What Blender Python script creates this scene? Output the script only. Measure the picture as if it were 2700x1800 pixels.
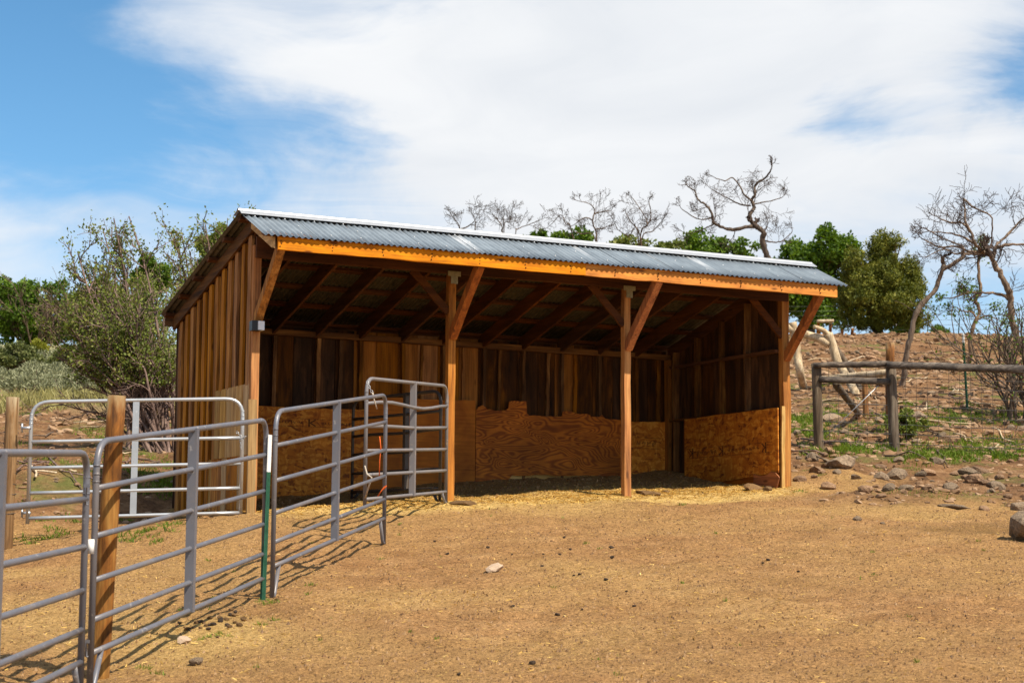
import bpy, math, random
import numpy as np
from mathutils import Vector
R = math.radians
S = bpy.context.scene
for o in list(bpy.data.objects): bpy.data.objects.remove(o)
rng = np.random.default_rng(11)
random.seed(5)

# ------------------------------------------------------------------ camera
F, YAW, PITCH, ROLL = 4863.6, 0.4738, 0.1145, 0.0066     # focal length in photo pixels, angles in radians
CAM = np.array([-6.8485, -19.8005, -0.4848])
FW = np.array([math.sin(YAW)*math.cos(PITCH), math.cos(YAW)*math.cos(PITCH), math.sin(PITCH)])
RT0 = np.array([math.cos(YAW), -math.sin(YAW), 0.0]); UP0 = np.cross(RT0, FW)
RT = RT0*math.cos(ROLL)+UP0*math.sin(ROLL); UP = UP0*math.cos(ROLL)-RT0*math.sin(ROLL)
cd = bpy.data.cameras.new('camera'); cam = bpy.data.objects.new('camera', cd); S.collection.objects.link(cam)
cd.sensor_width = 36; cd.lens = F/2700*36; cd.clip_start = .1; cd.clip_end = 3000
from mathutils import Matrix
cam.matrix_world = Matrix(((RT[0], UP[0], -FW[0], CAM[0]), (RT[1], UP[1], -FW[1], CAM[1]), (RT[2], UP[2], -FW[2], CAM[2]), (0, 0, 0, 1)))
cd.dof.use_dof = True; cd.dof.focus_distance = 18.5; cd.dof.aperture_fstop = 5.0
S.camera = cam
S.view_settings.view_transform = 'Standard'; S.view_settings.look = 'None'; S.view_settings.gamma = 1
S.view_settings.exposure = 0.52
S.render.engine = 'CYCLES'
S.cycles.max_bounces = 8; S.cycles.diffuse_bounces = 5; S.cycles.transparent_max_bounces = 8

def atd(u, v, D): return CAM+(FW+RT*(u-1350)/F-UP*(v-900)/F)*D      # a point at depth D (metres) on a sight line
def dirpix(u, v):
    d = FW+RT*(u-1350)/F-UP*(v-900)/F
    return d/np.linalg.norm(d)

# ------------------------------------------------------------------ sun and sky
SUN = np.array([.268, -.70, 1.0]); SUN /= np.linalg.norm(SUN)
sl = bpy.data.lights.new('sun', 'SUN'); sl.energy = 5.0; sl.angle = R(.53); sl.color = (1, .91, .77)
so = bpy.data.objects.new('sun', sl); S.collection.objects.link(so)
so.rotation_euler = Vector(-SUN).to_track_quat('-Z', 'Y').to_euler(); so.location = (0, 0, 40)

W = bpy.data.worlds.new('World'); S.world = W; W.use_nodes = True
nt = W.node_tree; nt.nodes.clear()
class NB:
    def __init__(s, tree): s.t = tree
    def n(s, typ, **k):
        nd = s.t.nodes.new(typ)
        ins = k.pop('i', {})
        for a, b in k.items(): setattr(nd, a, b)
        for a, b in ins.items():
            sock = nd.inputs[a]
            if hasattr(b, 'is_linked') or isinstance(b, bpy.types.NodeSocket): s.t.links.new(b, sock)
            else: sock.default_value = b
        return nd
    def m(s, op, a, b=None, c=None, clamp=False):
        i = {0: a}
        if b is not None: i[1] = b
        if c is not None: i[2] = c
        return s.n('ShaderNodeMath', operation=op, use_clamp=clamp, i=i).outputs[0]
    def vm(s, op, a, b=None):
        i = {0: a}
        if b is not None: i[1] = b
        nd = s.n('ShaderNodeVectorMath', operation=op, i=i)
        return nd.outputs['Value'] if op in ('LENGTH', 'DISTANCE', 'DOT_PRODUCT') else nd.outputs[0]
    def noise(s, vec, scale, detail=4, rough=.55, dist=0, out='Fac'):
        return s.n('ShaderNodeTexNoise', i={'Vector': vec, 'Scale': scale, 'Detail': detail, 'Roughness': rough, 'Distortion': dist}).outputs[out]
    def ramp(s, fac, stops, interp='LINEAR'):
        nd = s.n('ShaderNodeValToRGB', i={'Fac': fac}); cr = nd.color_ramp; cr.interpolation = interp
        while len(cr.elements) < len(stops): cr.elements.new(.5)
        for e, (p, c) in zip(cr.elements, stops):
            e.position = p; e.color = (c[0], c[1], c[2], 1) if not isinstance(c, (int, float)) else (c, c, c, 1)
        return nd.outputs[0]
    def mix(s, fac, a, b, blend='MIX'):
        nd = s.n('ShaderNodeMix', data_type='RGBA', blend_type=blend)
        for sock, v in ((nd.inputs[0], fac), (nd.inputs[6], a), (nd.inputs[7], b)):
            if isinstance(v, bpy.types.NodeSocket): s.t.links.new(v, sock)
            elif isinstance(v, (int, float)): sock.default_value = v
            else: sock.default_value = (v[0], v[1], v[2], 1)
        return nd.outputs[2]
    def mr(s, v, a, b, c=0., d=1., smooth=False):
        return s.n('ShaderNodeMapRange', interpolation_type='SMOOTHSTEP' if smooth else 'LINEAR',
                   i={'Value': v, 'From Min': a, 'From Max': b, 'To Min': c, 'To Max': d}).outputs[0]
nb = NB(nt)
sky = nb.n('ShaderNodeTexSky', sky_type='NISHITA', sun_disc=False, altitude=2000, air_density=1.0, dust_density=.6, ozone_density=2.0)
sky.sun_elevation = math.asin(SUN[2]); sky.sun_rotation = math.atan2(SUN[0], SUN[1])
g = nb.n('ShaderNodeTexCoord').outputs['Generated']
gs = nb.vm('MULTIPLY', g, (1., 1., 2.6))
warp = nb.vm('SCALE', nb.vm('SUBTRACT', nb.noise(gs, 2.2, 3, .5, out='Color'), (.5, .5, .5)))
warp.node.inputs['Scale'].default_value = .55
fw_ = nb.vm('SCALE', nb.vm('SUBTRACT', nb.noise(nb.vm('MULTIPLY', g, (1., 1., 2.2)), 7., 7, .62, .6, out='Color'), (.5, .5, .5))); fw_.node.inputs['Scale'].default_value = .16
bw_ = nb.vm('SCALE', warp); bw_.node.inputs['Scale'].default_value = .1
gblob = nb.vm('ADD', nb.vm('MULTIPLY', g, (1, 1, 1.7)), nb.vm('ADD', fw_, bw_))
gw = nb.vm('ADD', gs, warp)
cov = nb.m('MULTIPLY_ADD', nb.noise(gw, 3.1, 7, .52, .25), 1.9, -.5)
wisp = nb.noise(nb.vm('MULTIPLY', gw, (1., 1., 2.6)), 6.5, 8, .62, .9)
cov = nb.m('MULTIPLY_ADD', nb.m('SUBTRACT', wisp, .5), .85, cov)
for (u, v, sig, w) in ((1750, 250, .17, .75), (1250, 330, .10, .55), (2450, 520, .12, .45), (700, 140, .05, .35), (60, 640, .06, .5), (700, 480, .06, .28), (1500, 560, .13, .35), (2350, 90, .09, .5),
                       (200, 250, .11, -.5), (520, 330, .05, -.25), (950, 20, .035, -.35), (860, 370, .035, -.65), (2195, 280, .032, -1.15), (2690, 200, .05, -1.2), (330, 600, .04, -.15), (0, 30, .07, -.4), (1080, 640, .06, -.3), (2150, 620, .07, -.3), (2520, 740, .08, -.3), (1500, 20, .05, .2)):
    c = dirpix(u, v); c[2] *= 1.7
    dd = nb.vm('DISTANCE', gblob, tuple(c))
    cov = nb.m('MULTIPLY_ADD', nb.mr(dd, 0, sig*1.7, 1, 0, True), w, cov)
mask = nb.mr(cov, -.18, 1.3, 0.0, 1, True)
shade = nb.mr(nb.noise(gw, 4.5, 6, .55, .3), .3, .75)
cloudc = nb.mix(shade, (5.5, 5.75, 6.1), (7.0, 7.05, 7.1))
skyc = nb.n('ShaderNodeHueSaturation', i={'Hue': .489, 'Saturation': 1.2, 'Value': 1.1, 'Color': sky.outputs[0]}).outputs[0]
bg = nb.n('ShaderNodeBackground', i={'Color': nb.mix(mask, skyc, cloudc), 'Strength': .1})
wo = nb.n('ShaderNodeOutputWorld'); nt.links.new(bg.outputs[0], wo.inputs[0])

# ------------------------------------------------------------------ materials
MATS = {}
def newmat(name):
    m = bpy.data.materials.new(name); m.use_nodes = True; m.node_tree.nodes.clear(); MATS[name] = m
    b = NB(m.node_tree); return m, b
def finish(b, color, rough=.8, metal=0., bump=None, bstr=.3, bdist=.01, trans=0., spec=.3, transcol=None):
    i = {'Base Color': color if isinstance(color, bpy.types.NodeSocket) else (*color, 1), 'Roughness': rough, 'Metallic': metal, 'Specular IOR Level': spec}
    p = b.n('ShaderNodeBsdfPrincipled', i=i)
    if bump is not None:
        bp = b.n('ShaderNodeBump', i={'Height': bump, 'Strength': bstr, 'Distance': bdist}); b.t.links.new(bp.outputs[0], p.inputs['Normal'])
    out = p.outputs[0]
    if trans:
        t = b.n('ShaderNodeBsdfTranslucent', i={'Color': transcol if transcol is not None else i['Base Color']})
        mx = b.n('ShaderNodeMixShader', i={0: trans}); b.t.links.new(out, mx.inputs[1]); b.t.links.new(t.outputs[0], mx.inputs[2]); out = mx.outputs[0]
    o = b.n('ShaderNodeOutputMaterial'); b.t.links.new(out, o.inputs[0])
def objvec(b, seed=37.):
    oi = b.n('ShaderNodeObjectInfo'); tc = b.n('ShaderNodeTexCoord')
    rv = b.n('ShaderNodeCombineXYZ', i={0: b.m('MULTIPLY', oi.outputs['Random'], seed), 1: b.m('MULTIPLY', oi.outputs['Random'], seed*1.7), 2: b.m('MULTIPLY', oi.outputs['Random'], seed*.6)}).outputs[0]
    return b.vm('ADD', tc.outputs['Object'], rv), oi.outputs['Random'], tc.outputs['Object']
def wood(name, dark, mid, light, axis, along=.8, across=11., knots=.7, var=.5, rough=.85, spread=.22, weather=None):
    m, b = newmat(name)
    v, rnd, _ = objvec(b)
    def sc(al, ac): return tuple(al if k == axis else ac for k in range(3))
    n1 = b.noise(b.vm('MULTIPLY', v, sc(along, across)), 1., 6, .62, .5)
    col = b.ramp(n1, ((.5-spread, dark), (.5, mid), (.5+spread, light)))
    n2 = b.noise(b.vm('MULTIPLY', v, sc(2.2, 62.)), 1., 4, .6, .2)
    col = b.mix(1., col, b.ramp(n2, ((.3, .62), (.62, 1.12))), 'MULTIPLY')
    if knots:
        kv = b.n('ShaderNodeTexVoronoi', i={'Vector': b.vm('MULTIPLY', v, sc(2.1, 6.5)), 'Scale': 1.}).outputs['Distance']
        kf = b.mr(kv, .05, .16, knots, 0, True)
        col = b.mix(kf, col, tuple(x*.35 for x in dark))
    if weather:
        gz_ = b.n('ShaderNodeSeparateXYZ', i={0: b.n('ShaderNodeTexCoord').outputs['Generated']}).outputs[2]
        wf = b.mr(b.m('ADD', gz_, b.m('MULTIPLY', b.m('SUBTRACT', n1, .5), .5)), .9, 1.04, 0, .8, True)
        col = b.mix(wf, col, weather)
    val = b.m('MULTIPLY_ADD', b.m('SUBTRACT', rnd, .5), var, 1.)
    col = b.n('ShaderNodeHueSaturation', i={'Value': val, 'Color': col, 'Saturation': b.m('MULTIPLY_ADD', b.m('SUBTRACT', b.m('FRACT', b.m('MULTIPLY', rnd, 7.3)), .5), .25, 1.)}).outputs[0]
    finish(b, col, rough, bump=n2, bstr=.5, bdist=.004)
    return m
for ax, s in enumerate('XYZ'):
    wood('orange_wood_'+s, (.26, .065, .004), (.6, .205, .01), (.74, .3, .018), ax, along=2.2, knots=.9, var=.1, spread=.3)
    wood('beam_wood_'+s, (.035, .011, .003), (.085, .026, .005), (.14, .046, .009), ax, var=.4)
    wood('red_wood_'+s, (.14, .035, .006), (.34, .095, .011), (.46, .15, .02), ax, var=.2)
    wood('batten_wood_'+s, (.07, .022, .003), (.34, .13, .016), (.55, .26, .05), ax, across=14, var=.35)
    wood('brown_wood_'+s, (.03, .011, .003), (.105, .042, .009), (.22, .1, .024), ax, across=16, var=.6)
    wood('pale_wood_'+s, (.24, .12, .035), (.42, .25, .09), (.55, .37, .16), ax, knots=.4)
wood('post_wood', (.14, .04, .004), (.42, .145, .01), (.58, .26, .04), 2, across=9, var=.2)
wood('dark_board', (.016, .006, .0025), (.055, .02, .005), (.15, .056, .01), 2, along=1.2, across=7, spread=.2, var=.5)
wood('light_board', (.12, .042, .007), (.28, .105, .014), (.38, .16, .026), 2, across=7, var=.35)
wood('stud_wood', (.035, .012, .002), (.14, .055, .009), (.31, .15, .035), 2, along=1.4, across=10, var=.6)
wood('fence_post_wood', (.04, .014, .003), (.24, .085, .01), (.36, .18, .04), 2, along=2.2, across=10, knots=.5, var=.2, spread=.16, weather=(.27, .2, .1))
wood('worn_post_wood', (.06, .03, .013), (.19, .105, .045), (.33, .22, .12), 2, along=1.4, across=14, knots=.4, var=.1, weather=(.3, .24, .15))
wood('grey_post_wood', (.045, .03, .019), (.12, .085, .055), (.24, .19, .13), 2, across=16, knots=.4, var=.2)
wood('grey_rail_wood', (.03, .022, .017), (.1, .08, .065), (.28, .22, .16), 0, along=1.4, across=12, knots=.3, var=.3)
wood('bleached_wood', (.2, .13, .07), (.5, .38, .24), (.68, .56, .4), 2, along=3, across=9, knots=.3, var=.2)
wood('bark', (.035, .024, .017), (.11, .075, .05), (.26, .18, .12), 2, along=4, across=22, knots=0, var=.3)
wood('pale_bark', (.06, .04, .025), (.19, .125, .08), (.34, .25, .17), 2, along=3, across=20, knots=0, var=.2)
wood('twig_bark', (.028, .018, .013), (.062, .04, .029), (.12, .082, .06), 2, along=4, across=18, knots=0, var=.3)
wood('stem_bark', (.07, .04, .03), (.17, .105, .08), (.32, .22, .17), 2, along=4, across=18, knots=0, var=.3)

def mat_ply(name, cols):
    m, b = newmat(name); v, rnd, ob = objvec(b)
    q = b.vm('MULTIPLY', v, (1.15, 1., 3.4))
    n = b.noise(q, 1.15, 1.7, .4, .7)
    st = b.m('SINE', b.m('MULTIPLY', n, 120.))
    fac = b.mr(st, -.7, .9)
    fine = b.noise(b.vm('MULTIPLY', v, (4., 4., 90.)), 1., 3)
    big = b.noise(v, 1.9, 3)
    c = b.mix(fac, cols[0], cols[1])
    c = b.mix(1., c, b.ramp(fine, ((.3, .75), (.7, 1.1))), 'MULTIPLY')
    c = b.mix(1., c, b.ramp(big, ((.35, .7), (.65, 1.15))), 'MULTIPLY')
    finish(b, c, .75, bump=fac, bstr=.25, bdist=.002)
mat_ply('grained_plywood', ((.52, .158, .014), (.26, .066, .007)))
def mat_plain_ply():
    m, b = newmat('plain_plywood'); v, rnd, ob = objvec(b)
    a = b.noise(b.vm('MULTIPLY', v, (2., 2., 40.)), 1., 5)
    big = b.noise(v, 2.2, 4, .6, .6)
    c = b.ramp(big, ((.3, (.27, .078, .009)), (.55, (.44, .138, .013)), (.75, (.54, .2, .026))))
    finish(b, b.mix(1., c, b.ramp(a, ((.3, .7), (.7, 1.1))), 'MULTIPLY'), .8)
mat_plain_ply()
def mat_osb():
    m, b = newmat('osb_strand'); v, rnd, ob = objvec(b)
    w = b.vm('ADD', v, b.vm('SCALE', b.noise(v, 5., 2, out='Color'))); w.node.inputs[1].links[0].from_node.inputs['Scale'].default_value = .16
    cols = None
    v1 = b.n('ShaderNodeTexVoronoi', i={'Vector': b.vm('MULTIPLY', w, (9., 9., 34.)), 'Scale': 1., 'Randomness': 1.}).outputs['Color']
    v2 = b.n('ShaderNodeTexVoronoi', i={'Vector': b.vm('MULTIPLY', w, (30., 30., 12.)), 'Scale': 1.}).outputs['Color']
    h1 = b.n('ShaderNodeSeparateColor', i={0: v1}).outputs[0]; h2 = b.n('ShaderNodeSeparateColor', i={0: v2}).outputs[1]
    f = b.m('ADD', b.m('MULTIPLY', h1, .62), b.m('MULTIPLY', h2, .38))
    c = b.ramp(f, ((.08, (.17, .042, .005)), (.3, (.41, .122, .009)), (.6, (.51, .168, .012)), (.85, (.64, .27, .035))))
    big = b.noise(v, 1.4, 4)
    c = b.mix(1., c, b.ramp(big, ((.3, .72), (.7, 1.1))), 'MULTIPLY')
    finish(b, c, .75, bump=f, bstr=.3, bdist=.002)
mat_osb()
def mat_roof():
    m, b = newmat('galvanised_roofing'); v, rnd, ob = objvec(b)
    n = b.noise(ob, 6., 5, .6); n2 = b.noise(b.vm('MULTIPLY', v, (3., .5, .5)), 3., 4)
    c = b.ramp(n, ((.3, (.215, .255, .29)), (.7, (.28, .325, .36))))
    c = b.mix(1., c, b.ramp(n2, ((.3, .85), (.7, 1.1))), 'MULTIPLY')
    at = b.n('ShaderNodeAttribute', attribute_name='clean_glint', attribute_type='GEOMETRY').outputs['Fac']
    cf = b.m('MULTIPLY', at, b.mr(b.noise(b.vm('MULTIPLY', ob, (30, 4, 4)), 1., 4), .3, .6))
    c = b.mix(cf, c, (.72, .73, .74))  # pale tint for cleaner zinc and its painted-in reflection
    val = b.m('MULTIPLY_ADD', b.m('SUBTRACT', rnd, .5), .12, 1.)
    c = b.n('ShaderNodeHueSaturation', i={'Value': val, 'Color': c}).outputs[0]
    finish(b, c, b.mr(n2, .3, .7, .5, .65), .35, spec=.4)
mat_roof()
def simple(name, c, rough=.6, metal=0., nscale=8., amt=.25, bump=0., spec=.3, c2=None, vary=0.):
    m, b = newmat(name); v, rnd, ob = objvec(b)
    n = b.noise(ob, nscale, 6, .65)
    c2 = c2 or tuple(x*(1-amt) for x in c)
    col = b.mix(b.mr(n, .35, .65), c2, c)
    if vary: col = b.n('ShaderNodeHueSaturation', i={'Value': b.m('MULTIPLY_ADD', b.m('SUBTRACT', rnd, .5), vary, 1.), 'Color': col}).outputs[0]
    finish(b, col, rough, metal, bump=n if bump else None, bstr=bump, bdist=.02, spec=spec)
simple('ridge_metal', (.5, .51, .52), .34, .5, 20, .12)
simple('shaded_zinc', (.12, .105, .08), .55, .3, 12, .5)  # sheet undersides: tan-brown zinc, darkened so the colour carries the ceiling shade
simple('screw_metal', (.8, .8, .8), .4, .3)
def mat_tube(name, base, scuff, rust, rough, metal):
    m, b = newmat(name); v, rnd, ob = objvec(b)
    n = b.noise(ob, 14., 8, .7); n2 = b.noise(ob, 5., 4); n3 = b.noise(ob, 45., 3)
    c = b.mix(b.mr(n2, .35, .7), tuple(x*.86 for x in base), base)
    c = b.mix(b.mr(n, .6, .68, 0, .8), c, scuff)
    c = b.mix(b.mr(b.noise(ob, 2.3, 6, .7), .5, .75, 0, .35), c, (.3, .21, .12))
    c = b.mix(b.m('MULTIPLY', b.mr(n3, .66, .74), b.mr(n2, .5, .6)), c, rust)
    finish(b, c, rough, metal, spec=.5)
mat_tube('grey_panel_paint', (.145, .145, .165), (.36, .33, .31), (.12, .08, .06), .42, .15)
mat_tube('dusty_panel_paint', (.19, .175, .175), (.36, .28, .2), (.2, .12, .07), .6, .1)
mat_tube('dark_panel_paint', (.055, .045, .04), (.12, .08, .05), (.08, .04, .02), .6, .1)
mat_tube('galvanised_tube', (.47, .485, .5), (.62, .61, .6), (.4, .33, .26), .38, .55)
simple('white_paint', (.8, .79, .76), .6, 0, 30, .12)
simple('green_post_paint', (.035, .13, .075), .5, .1, 25, .4)
simple('black_plastic', (.02, .02, .024), .4, 0, 10, .2)
simple('lens_plastic', (.72, .74, .78), .25, 0, 10, .1)
simple('steel_plate', (.34, .31, .2), .6, .2, 30, .35)
simple('wire_steel', (.09, .085, .08), .6, .3, 30, .3)
simple('orange_twine', (.75, .13, .02), .8, 0, 40, .3)
simple('frayed_rope', (.55, .46, .36), .9, 0, 60, .4)
simple('stencil_ink', (.075, .028, .008), .9, 0, 60, .3)
simple('basalt', (.37, .225, .125), .9, 0, 7, .5, bump=1., c2=(.15, .085, .048), vary=.7)
simple('grey_basalt', (.33, .235, .15), .9, 0, 9, .5, bump=1., c2=(.13, .09, .058), vary=.5)
simple('pale_stone', (.6, .43, .29), .85, 0, 14, .35, bump=.6)
simple('dung', (.1, .066, .042), .95, 0, 30, .5, bump=.8, vary=.6)
simple('clod', (.24, .135, .055), .95, 0, 20, .4, bump=.8, vary=.5)
simple('orange_tape', (.7, .2, .03), .7)

def mat_leaf(name, cols, trans=.3, rough=.6):
    m, b = newmat(name)
    at = b.n('ShaderNodeAttribute', attribute_name='v', attribute_type='GEOMETRY').outputs['Fac']
    ob = b.n('ShaderNodeTexCoord').outputs['Object']
    n = b.noise(ob, 1.3, 3)
    f = b.m('ADD', b.m('MULTIPLY', at, .75), b.m('MULTIPLY', b.m('SUBTRACT', n, .35), .6), clamp=True)
    k = len(cols)-1
    c = b.ramp(f, [(i/k, col) for i, col in enumerate(cols)])
    tcol = b.n('ShaderNodeHueSaturation', i={'Value': 1.3, 'Saturation': 1.1, 'Color': c}).outputs[0]
    finish(b, c, rough, trans=trans, transcol=tcol, spec=.25)
mat_leaf('oak_leaf', ((.03, .065, .005), (.09, .16, .013), (.2, .29, .035)))
mat_leaf('juniper_leaf', ((.025, .04, .004), (.125, .14, .014), (.34, .31, .05)), .15)
mat_leaf('shrub_leaf', ((.06, .085, .012), (.15, .19, .03), (.3, .29, .075)), .3)
mat_leaf('brush_leaf', ((.06, .075, .025), (.14, .16, .045), (.24, .23, .09)), .25)
mat_leaf('sage_leaf', ((.12, .125, .06), (.27, .275, .15), (.45, .44, .27)), .15)
mat_leaf('yellow_grass', ((.15, .16, .02), (.28, .28, .03), (.46, .42, .07)), .3)
mat_leaf('dry_grass', ((.22, .19, .06), (.36, .32, .12), (.5, .44, .2)), .3)
mat_leaf('green_grass', ((.06, .1, .008), (.12, .19, .014), (.26, .32, .04)), .3)
mat_leaf('straw', ((.33, .18, .04), (.62, .38, .09), (.8, .57, .2)), .1)
mat_leaf('gravel_stone', ((.11, .06, .03), (.25, .145, .075), (.42, .28, .17)), 0, .9)
mat_leaf('chip', ((.07, .034, .013), (.2, .104, .04), (.4, .25, .12)), 0)

def mat_ground():
    m, b = newmat('soil')
    ob = b.n('ShaderNodeTexCoord').outputs['Object']
    def at(nm): return b.n('ShaderNodeAttribute', attribute_name=nm, attribute_type='GEOMETRY').outputs['Fac']
    big = b.noise(ob, .35, 4, .6); mid = b.noise(ob, 2.6, 6, .65); fin = b.noise(ob, 17., 8, .72); vf = b.noise(ob, 75., 6, .75)
    yard = b.ramp(mid, ((.3, (.275, .136, .052)), (.5, (.37, .196, .078)), (.7, (.445, .252, .108))))
    yard = b.mix(b.mr(big, .4, .65), yard, (.39, .225, .085))
    yard = b.mix(b.mr(b.noise(ob, .55, 5, .6, .5), .54, .7, 0, .4), yard, (.22, .11, .04))
    cl = b.noise(ob, 34., 5, .7)
    yard = b.mix(1., yard, b.ramp(fin, ((.28, .6), (.5, 1.), (.75, 1.2))), 'MULTIPLY')
    yard = b.mix(1., yard, b.ramp(cl, ((.34, .4), (.45, .97), (.58, 1.), (.68, 1.45))), 'MULTIPLY')
    yard = b.mix(1., yard, b.ramp(vf, ((.36, .5), (.48, 1.), (.66, 1.4))), 'MULTIPLY')
    hay = b.ramp(fin, ((.3, (.38, .22, .065)), (.5, (.66, .44, .15)), (.7, (.8, .58, .24))))
    hay = b.mix(1., hay, b.ramp(vf, ((.3, .65), (.5, 1.), (.7, 1.2))), 'MULTIPLY')
    hill = b.ramp(mid, ((.3, (.12, .06, .028)), (.5, (.23, .12, .055)), (.7, (.34, .2, .1))))
    hill = b.mix(1., hill, b.ramp(fin, ((.3, .5), (.5, 1.), (.75, 1.35))), 'MULTIPLY')
    gr = b.ramp(fin, ((.3, (.06, .09, .02)), (.7, (.17, .2, .05))))
    sg = b.ramp(fin, ((.3, (.19, .17, .08)), (.7, (.36, .33, .17))))
    c = b.mix(at('hill'), yard, hill)
    c = b.mix(b.m('MULTIPLY', at('hay'), b.mr(mid, .3, .5, .6, 1.)), c, hay)
    c = b.mix(b.m('MULTIPLY', at('hill'), b.mr(b.noise(ob, .8, 5, .6), .54, .66, 0, .75)), c, gr)
    c = b.mix(at('sage'), c, sg)
    c = b.mix(b.m('MULTIPLY', at('dung'), b.mr(mid, .3, .5)), c, (.13, .075, .024))
    bp = b.m('ADD', b.m('MULTIPLY', fin, 1.), b.m('ADD', b.m('MULTIPLY', cl, .7), b.m('MULTIPLY', vf, .35)))
    finish(b, c, .95, bump=bp, bstr=.9, bdist=.035, spec=.1)
mat_ground()

# ------------------------------------------------------------------ mesh helpers
COL = S.collection
class MB:
    def __init__(s): s.v = []; s.f = []; s.sm = False
    def box(s, a, b):
        x0, y0, z0 = a; x1, y1, z1 = b; k = len(s.v)
        s.v += [(x0, y0, z0), (x1, y0, z0), (x1, y1, z0), (x0, y1, z0), (x0, y0, z1), (x1, y0, z1), (x1, y1, z1), (x0, y1, z1)]
        s.f += [(k, k+3, k+2, k+1), (k+4, k+5, k+6, k+7), (k, k+1, k+5, k+4), (k+1, k+2, k+6, k+5), (k+2, k+3, k+7, k+6), (k+3, k, k+4, k+7)]
        return s
    def beam(s, p0, p1, w, h, side=(1, 0, 0), seg=4, wob=.002):
        """squared timber from p0 to p1: w along side, h across; slightly uneven"""
        p0 = np.array(p0, float); p1 = np.array(p1, float); d = p1-p0; d /= np.linalg.norm(d)
        sd = np.array(side, float); sd -= d*(sd@d); sd /= np.linalg.norm(sd); up = np.cross(d, sd); k = len(s.v)
        for i in range(seg+1):
            c = p0+(p1-p0)*i/seg; j = (rng.random(2)-.5)*2*wob
            for a, b in ((-1, -1), (1, -1), (1, 1), (-1, 1)):
                e = (rng.random(2)-.5)*wob*1.5
                s.v.append(tuple(c+sd*(a*w/2+j[0]+e[0])+up*(b*h/2+j[1]+e[1])))
        for i in range(seg):
            for q in range(4):
                a = k+i*4+q; b = k+i*4+(q+1) % 4; s.f.append((a, b, b+4, a+4))
        s.f += [(k+3, k+2, k+1, k), tuple(k+seg*4+q for q in range(4))]
        return s
    def tube(s, pts, rad, n=8, caps=True):
        pts = [np.array(p, float) for p in pts]
        if np.isscalar(rad): rad = [rad]*len(pts)
        k = len(s.v); prev = None
        for i, p in enumerate(pts):
            t = pts[min(i+1, len(pts)-1)]-pts[max(i-1, 0)]; L = np.linalg.norm(t); t = t/L if L > 0 else np.array([0, 0, 1.])
            if prev is None:
                a = np.array([1., 0, 0]) if abs(t[0]) < .8 else np.array([0, 1., 0])
                a = a-t*(a@t)
            else: a = prev-t*(prev@t)
            a /= np.linalg.norm(a); prev = a; b = np.cross(t, a)
            for q in range(n):
                an = 2*math.pi*q/n; s.v.append(tuple(p+(a*math.cos(an)+b*math.sin(an))*rad[i]))
        for i in range(len(pts)-1):
            for q in range(n):
                a0 = k+i*n+q; b0 = k+i*n+(q+1) % n; s.f.append((a0, b0, b0+n, a0+n))
        if caps:
            s.f.append(tuple(k+q for q in range(n))[::-1]); s.f.append(tuple(k+(len(pts)-1)*n+q for q in range(n)))
        s.sm = True
        return s
    def prism(s, poly, ax, a, b):
        """polygon given in the two other axes, extruded along axis ax from a to b"""
        k = len(s.v); n = len(poly)
        for t in (a, b):
            for p in poly:
                c = [0, 0, 0]; o = [i for i in range(3) if i != ax]; c[o[0]] = p[0]; c[o[1]] = p[1]; c[ax] = t; s.v.append(tuple(c))
        s.f += [tuple(range(k, k+n)), tuple(range(k+2*n-1, k+n-1, -1))]
        for i in range(n):
            j = (i+1) % n; s.f.append((k+i, k+n+i, k+n+j, k+j))
        return s
    def mesh(s, name, org=(0, 0, 0)):
        m = bpy.data.meshes.new(name)
        V = np.array(s.v, float)-np.array(org)
        m.from_pydata(V.tolist(), [], s.f)
        if s.sm: m.shade_smooth()
        m.update(); return m
def link(name, data, mat=None, parent=None, loc=None):
    o = bpy.data.objects.new(name, data); COL.objects.link(o)
    if mat and data and not data.materials: data.materials.append(MATS[mat])
    if parent: o.parent = parent
    if loc is not None: o.location = loc
    return o
def part(name, mb, mat, parent, org=None):
    org = ORG.get(parent.name, (0, 0, 0)) if org is None else org
    o = link(name, mb.mesh(name, org), mat, parent)
    ORG[o.name] = org
    return o
ORG = {}
def tag(o, label, cat, group=None):
    o['label'] = label; o['category'] = cat
    if group: o['group'] = group
    return o
def thing(name, loc, label, cat, group=None):
    o = link(name, None); o.location = tuple(loc); o.empty_display_size = .2; ORG[o.name] = tuple(loc)
    return tag(o, label, cat, group)
def solo(name, mb, mat, loc, label, cat, group=None):
    o = link(name, mb.mesh(name, loc), mat, None, tuple(loc)); ORG[o.name] = tuple(loc)
    return tag(o, label, cat, group)
def quads(name, V, rnd, mat, org=(0, 0, 0)):
    """V: N x k x 3 corners (k = 3 or 4), rnd: N values"""
    N, k, _ = V.shape
    m = bpy.data.meshes.new(name)
    m.vertices.add(N*k); m.vertices.foreach_set('co', (V-np.array(org)).astype(np.float32).ravel())
    m.loops.add(N*k); m.loops.foreach_set('vertex_index', np.arange(N*k, dtype=np.int32))
    m.polygons.add(N); m.polygons.foreach_set('loop_start', np.arange(0, N*k, k, dtype=np.int32))
    m.update(calc_edges=True)
    a = m.attributes.new('v', 'FLOAT', 'FACE'); a.data.foreach_set('value', np.asarray(rnd, np.float32))
    m.materials.append(MATS[mat]); return m
def unit(v): return v/np.maximum(np.linalg.norm(v, axis=-1, keepdims=True), 1e-9)
def leaf_quads(c, size, r=rng, elong=1.5, up=0.3):
    N = len(c); d = unit(r.normal(size=(N, 3))+np.array([0, 0, up])); n = unit(r.normal(size=(N, 3))); s = unit(np.cross(d, n))
    L = (size*(.6+.8*r.random(N)))[:, None]; w = L/elong/2
    return np.stack([c, c+d*L*.5+s*w, c+d*L, c+d*L*.5-s*w], 1)

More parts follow.
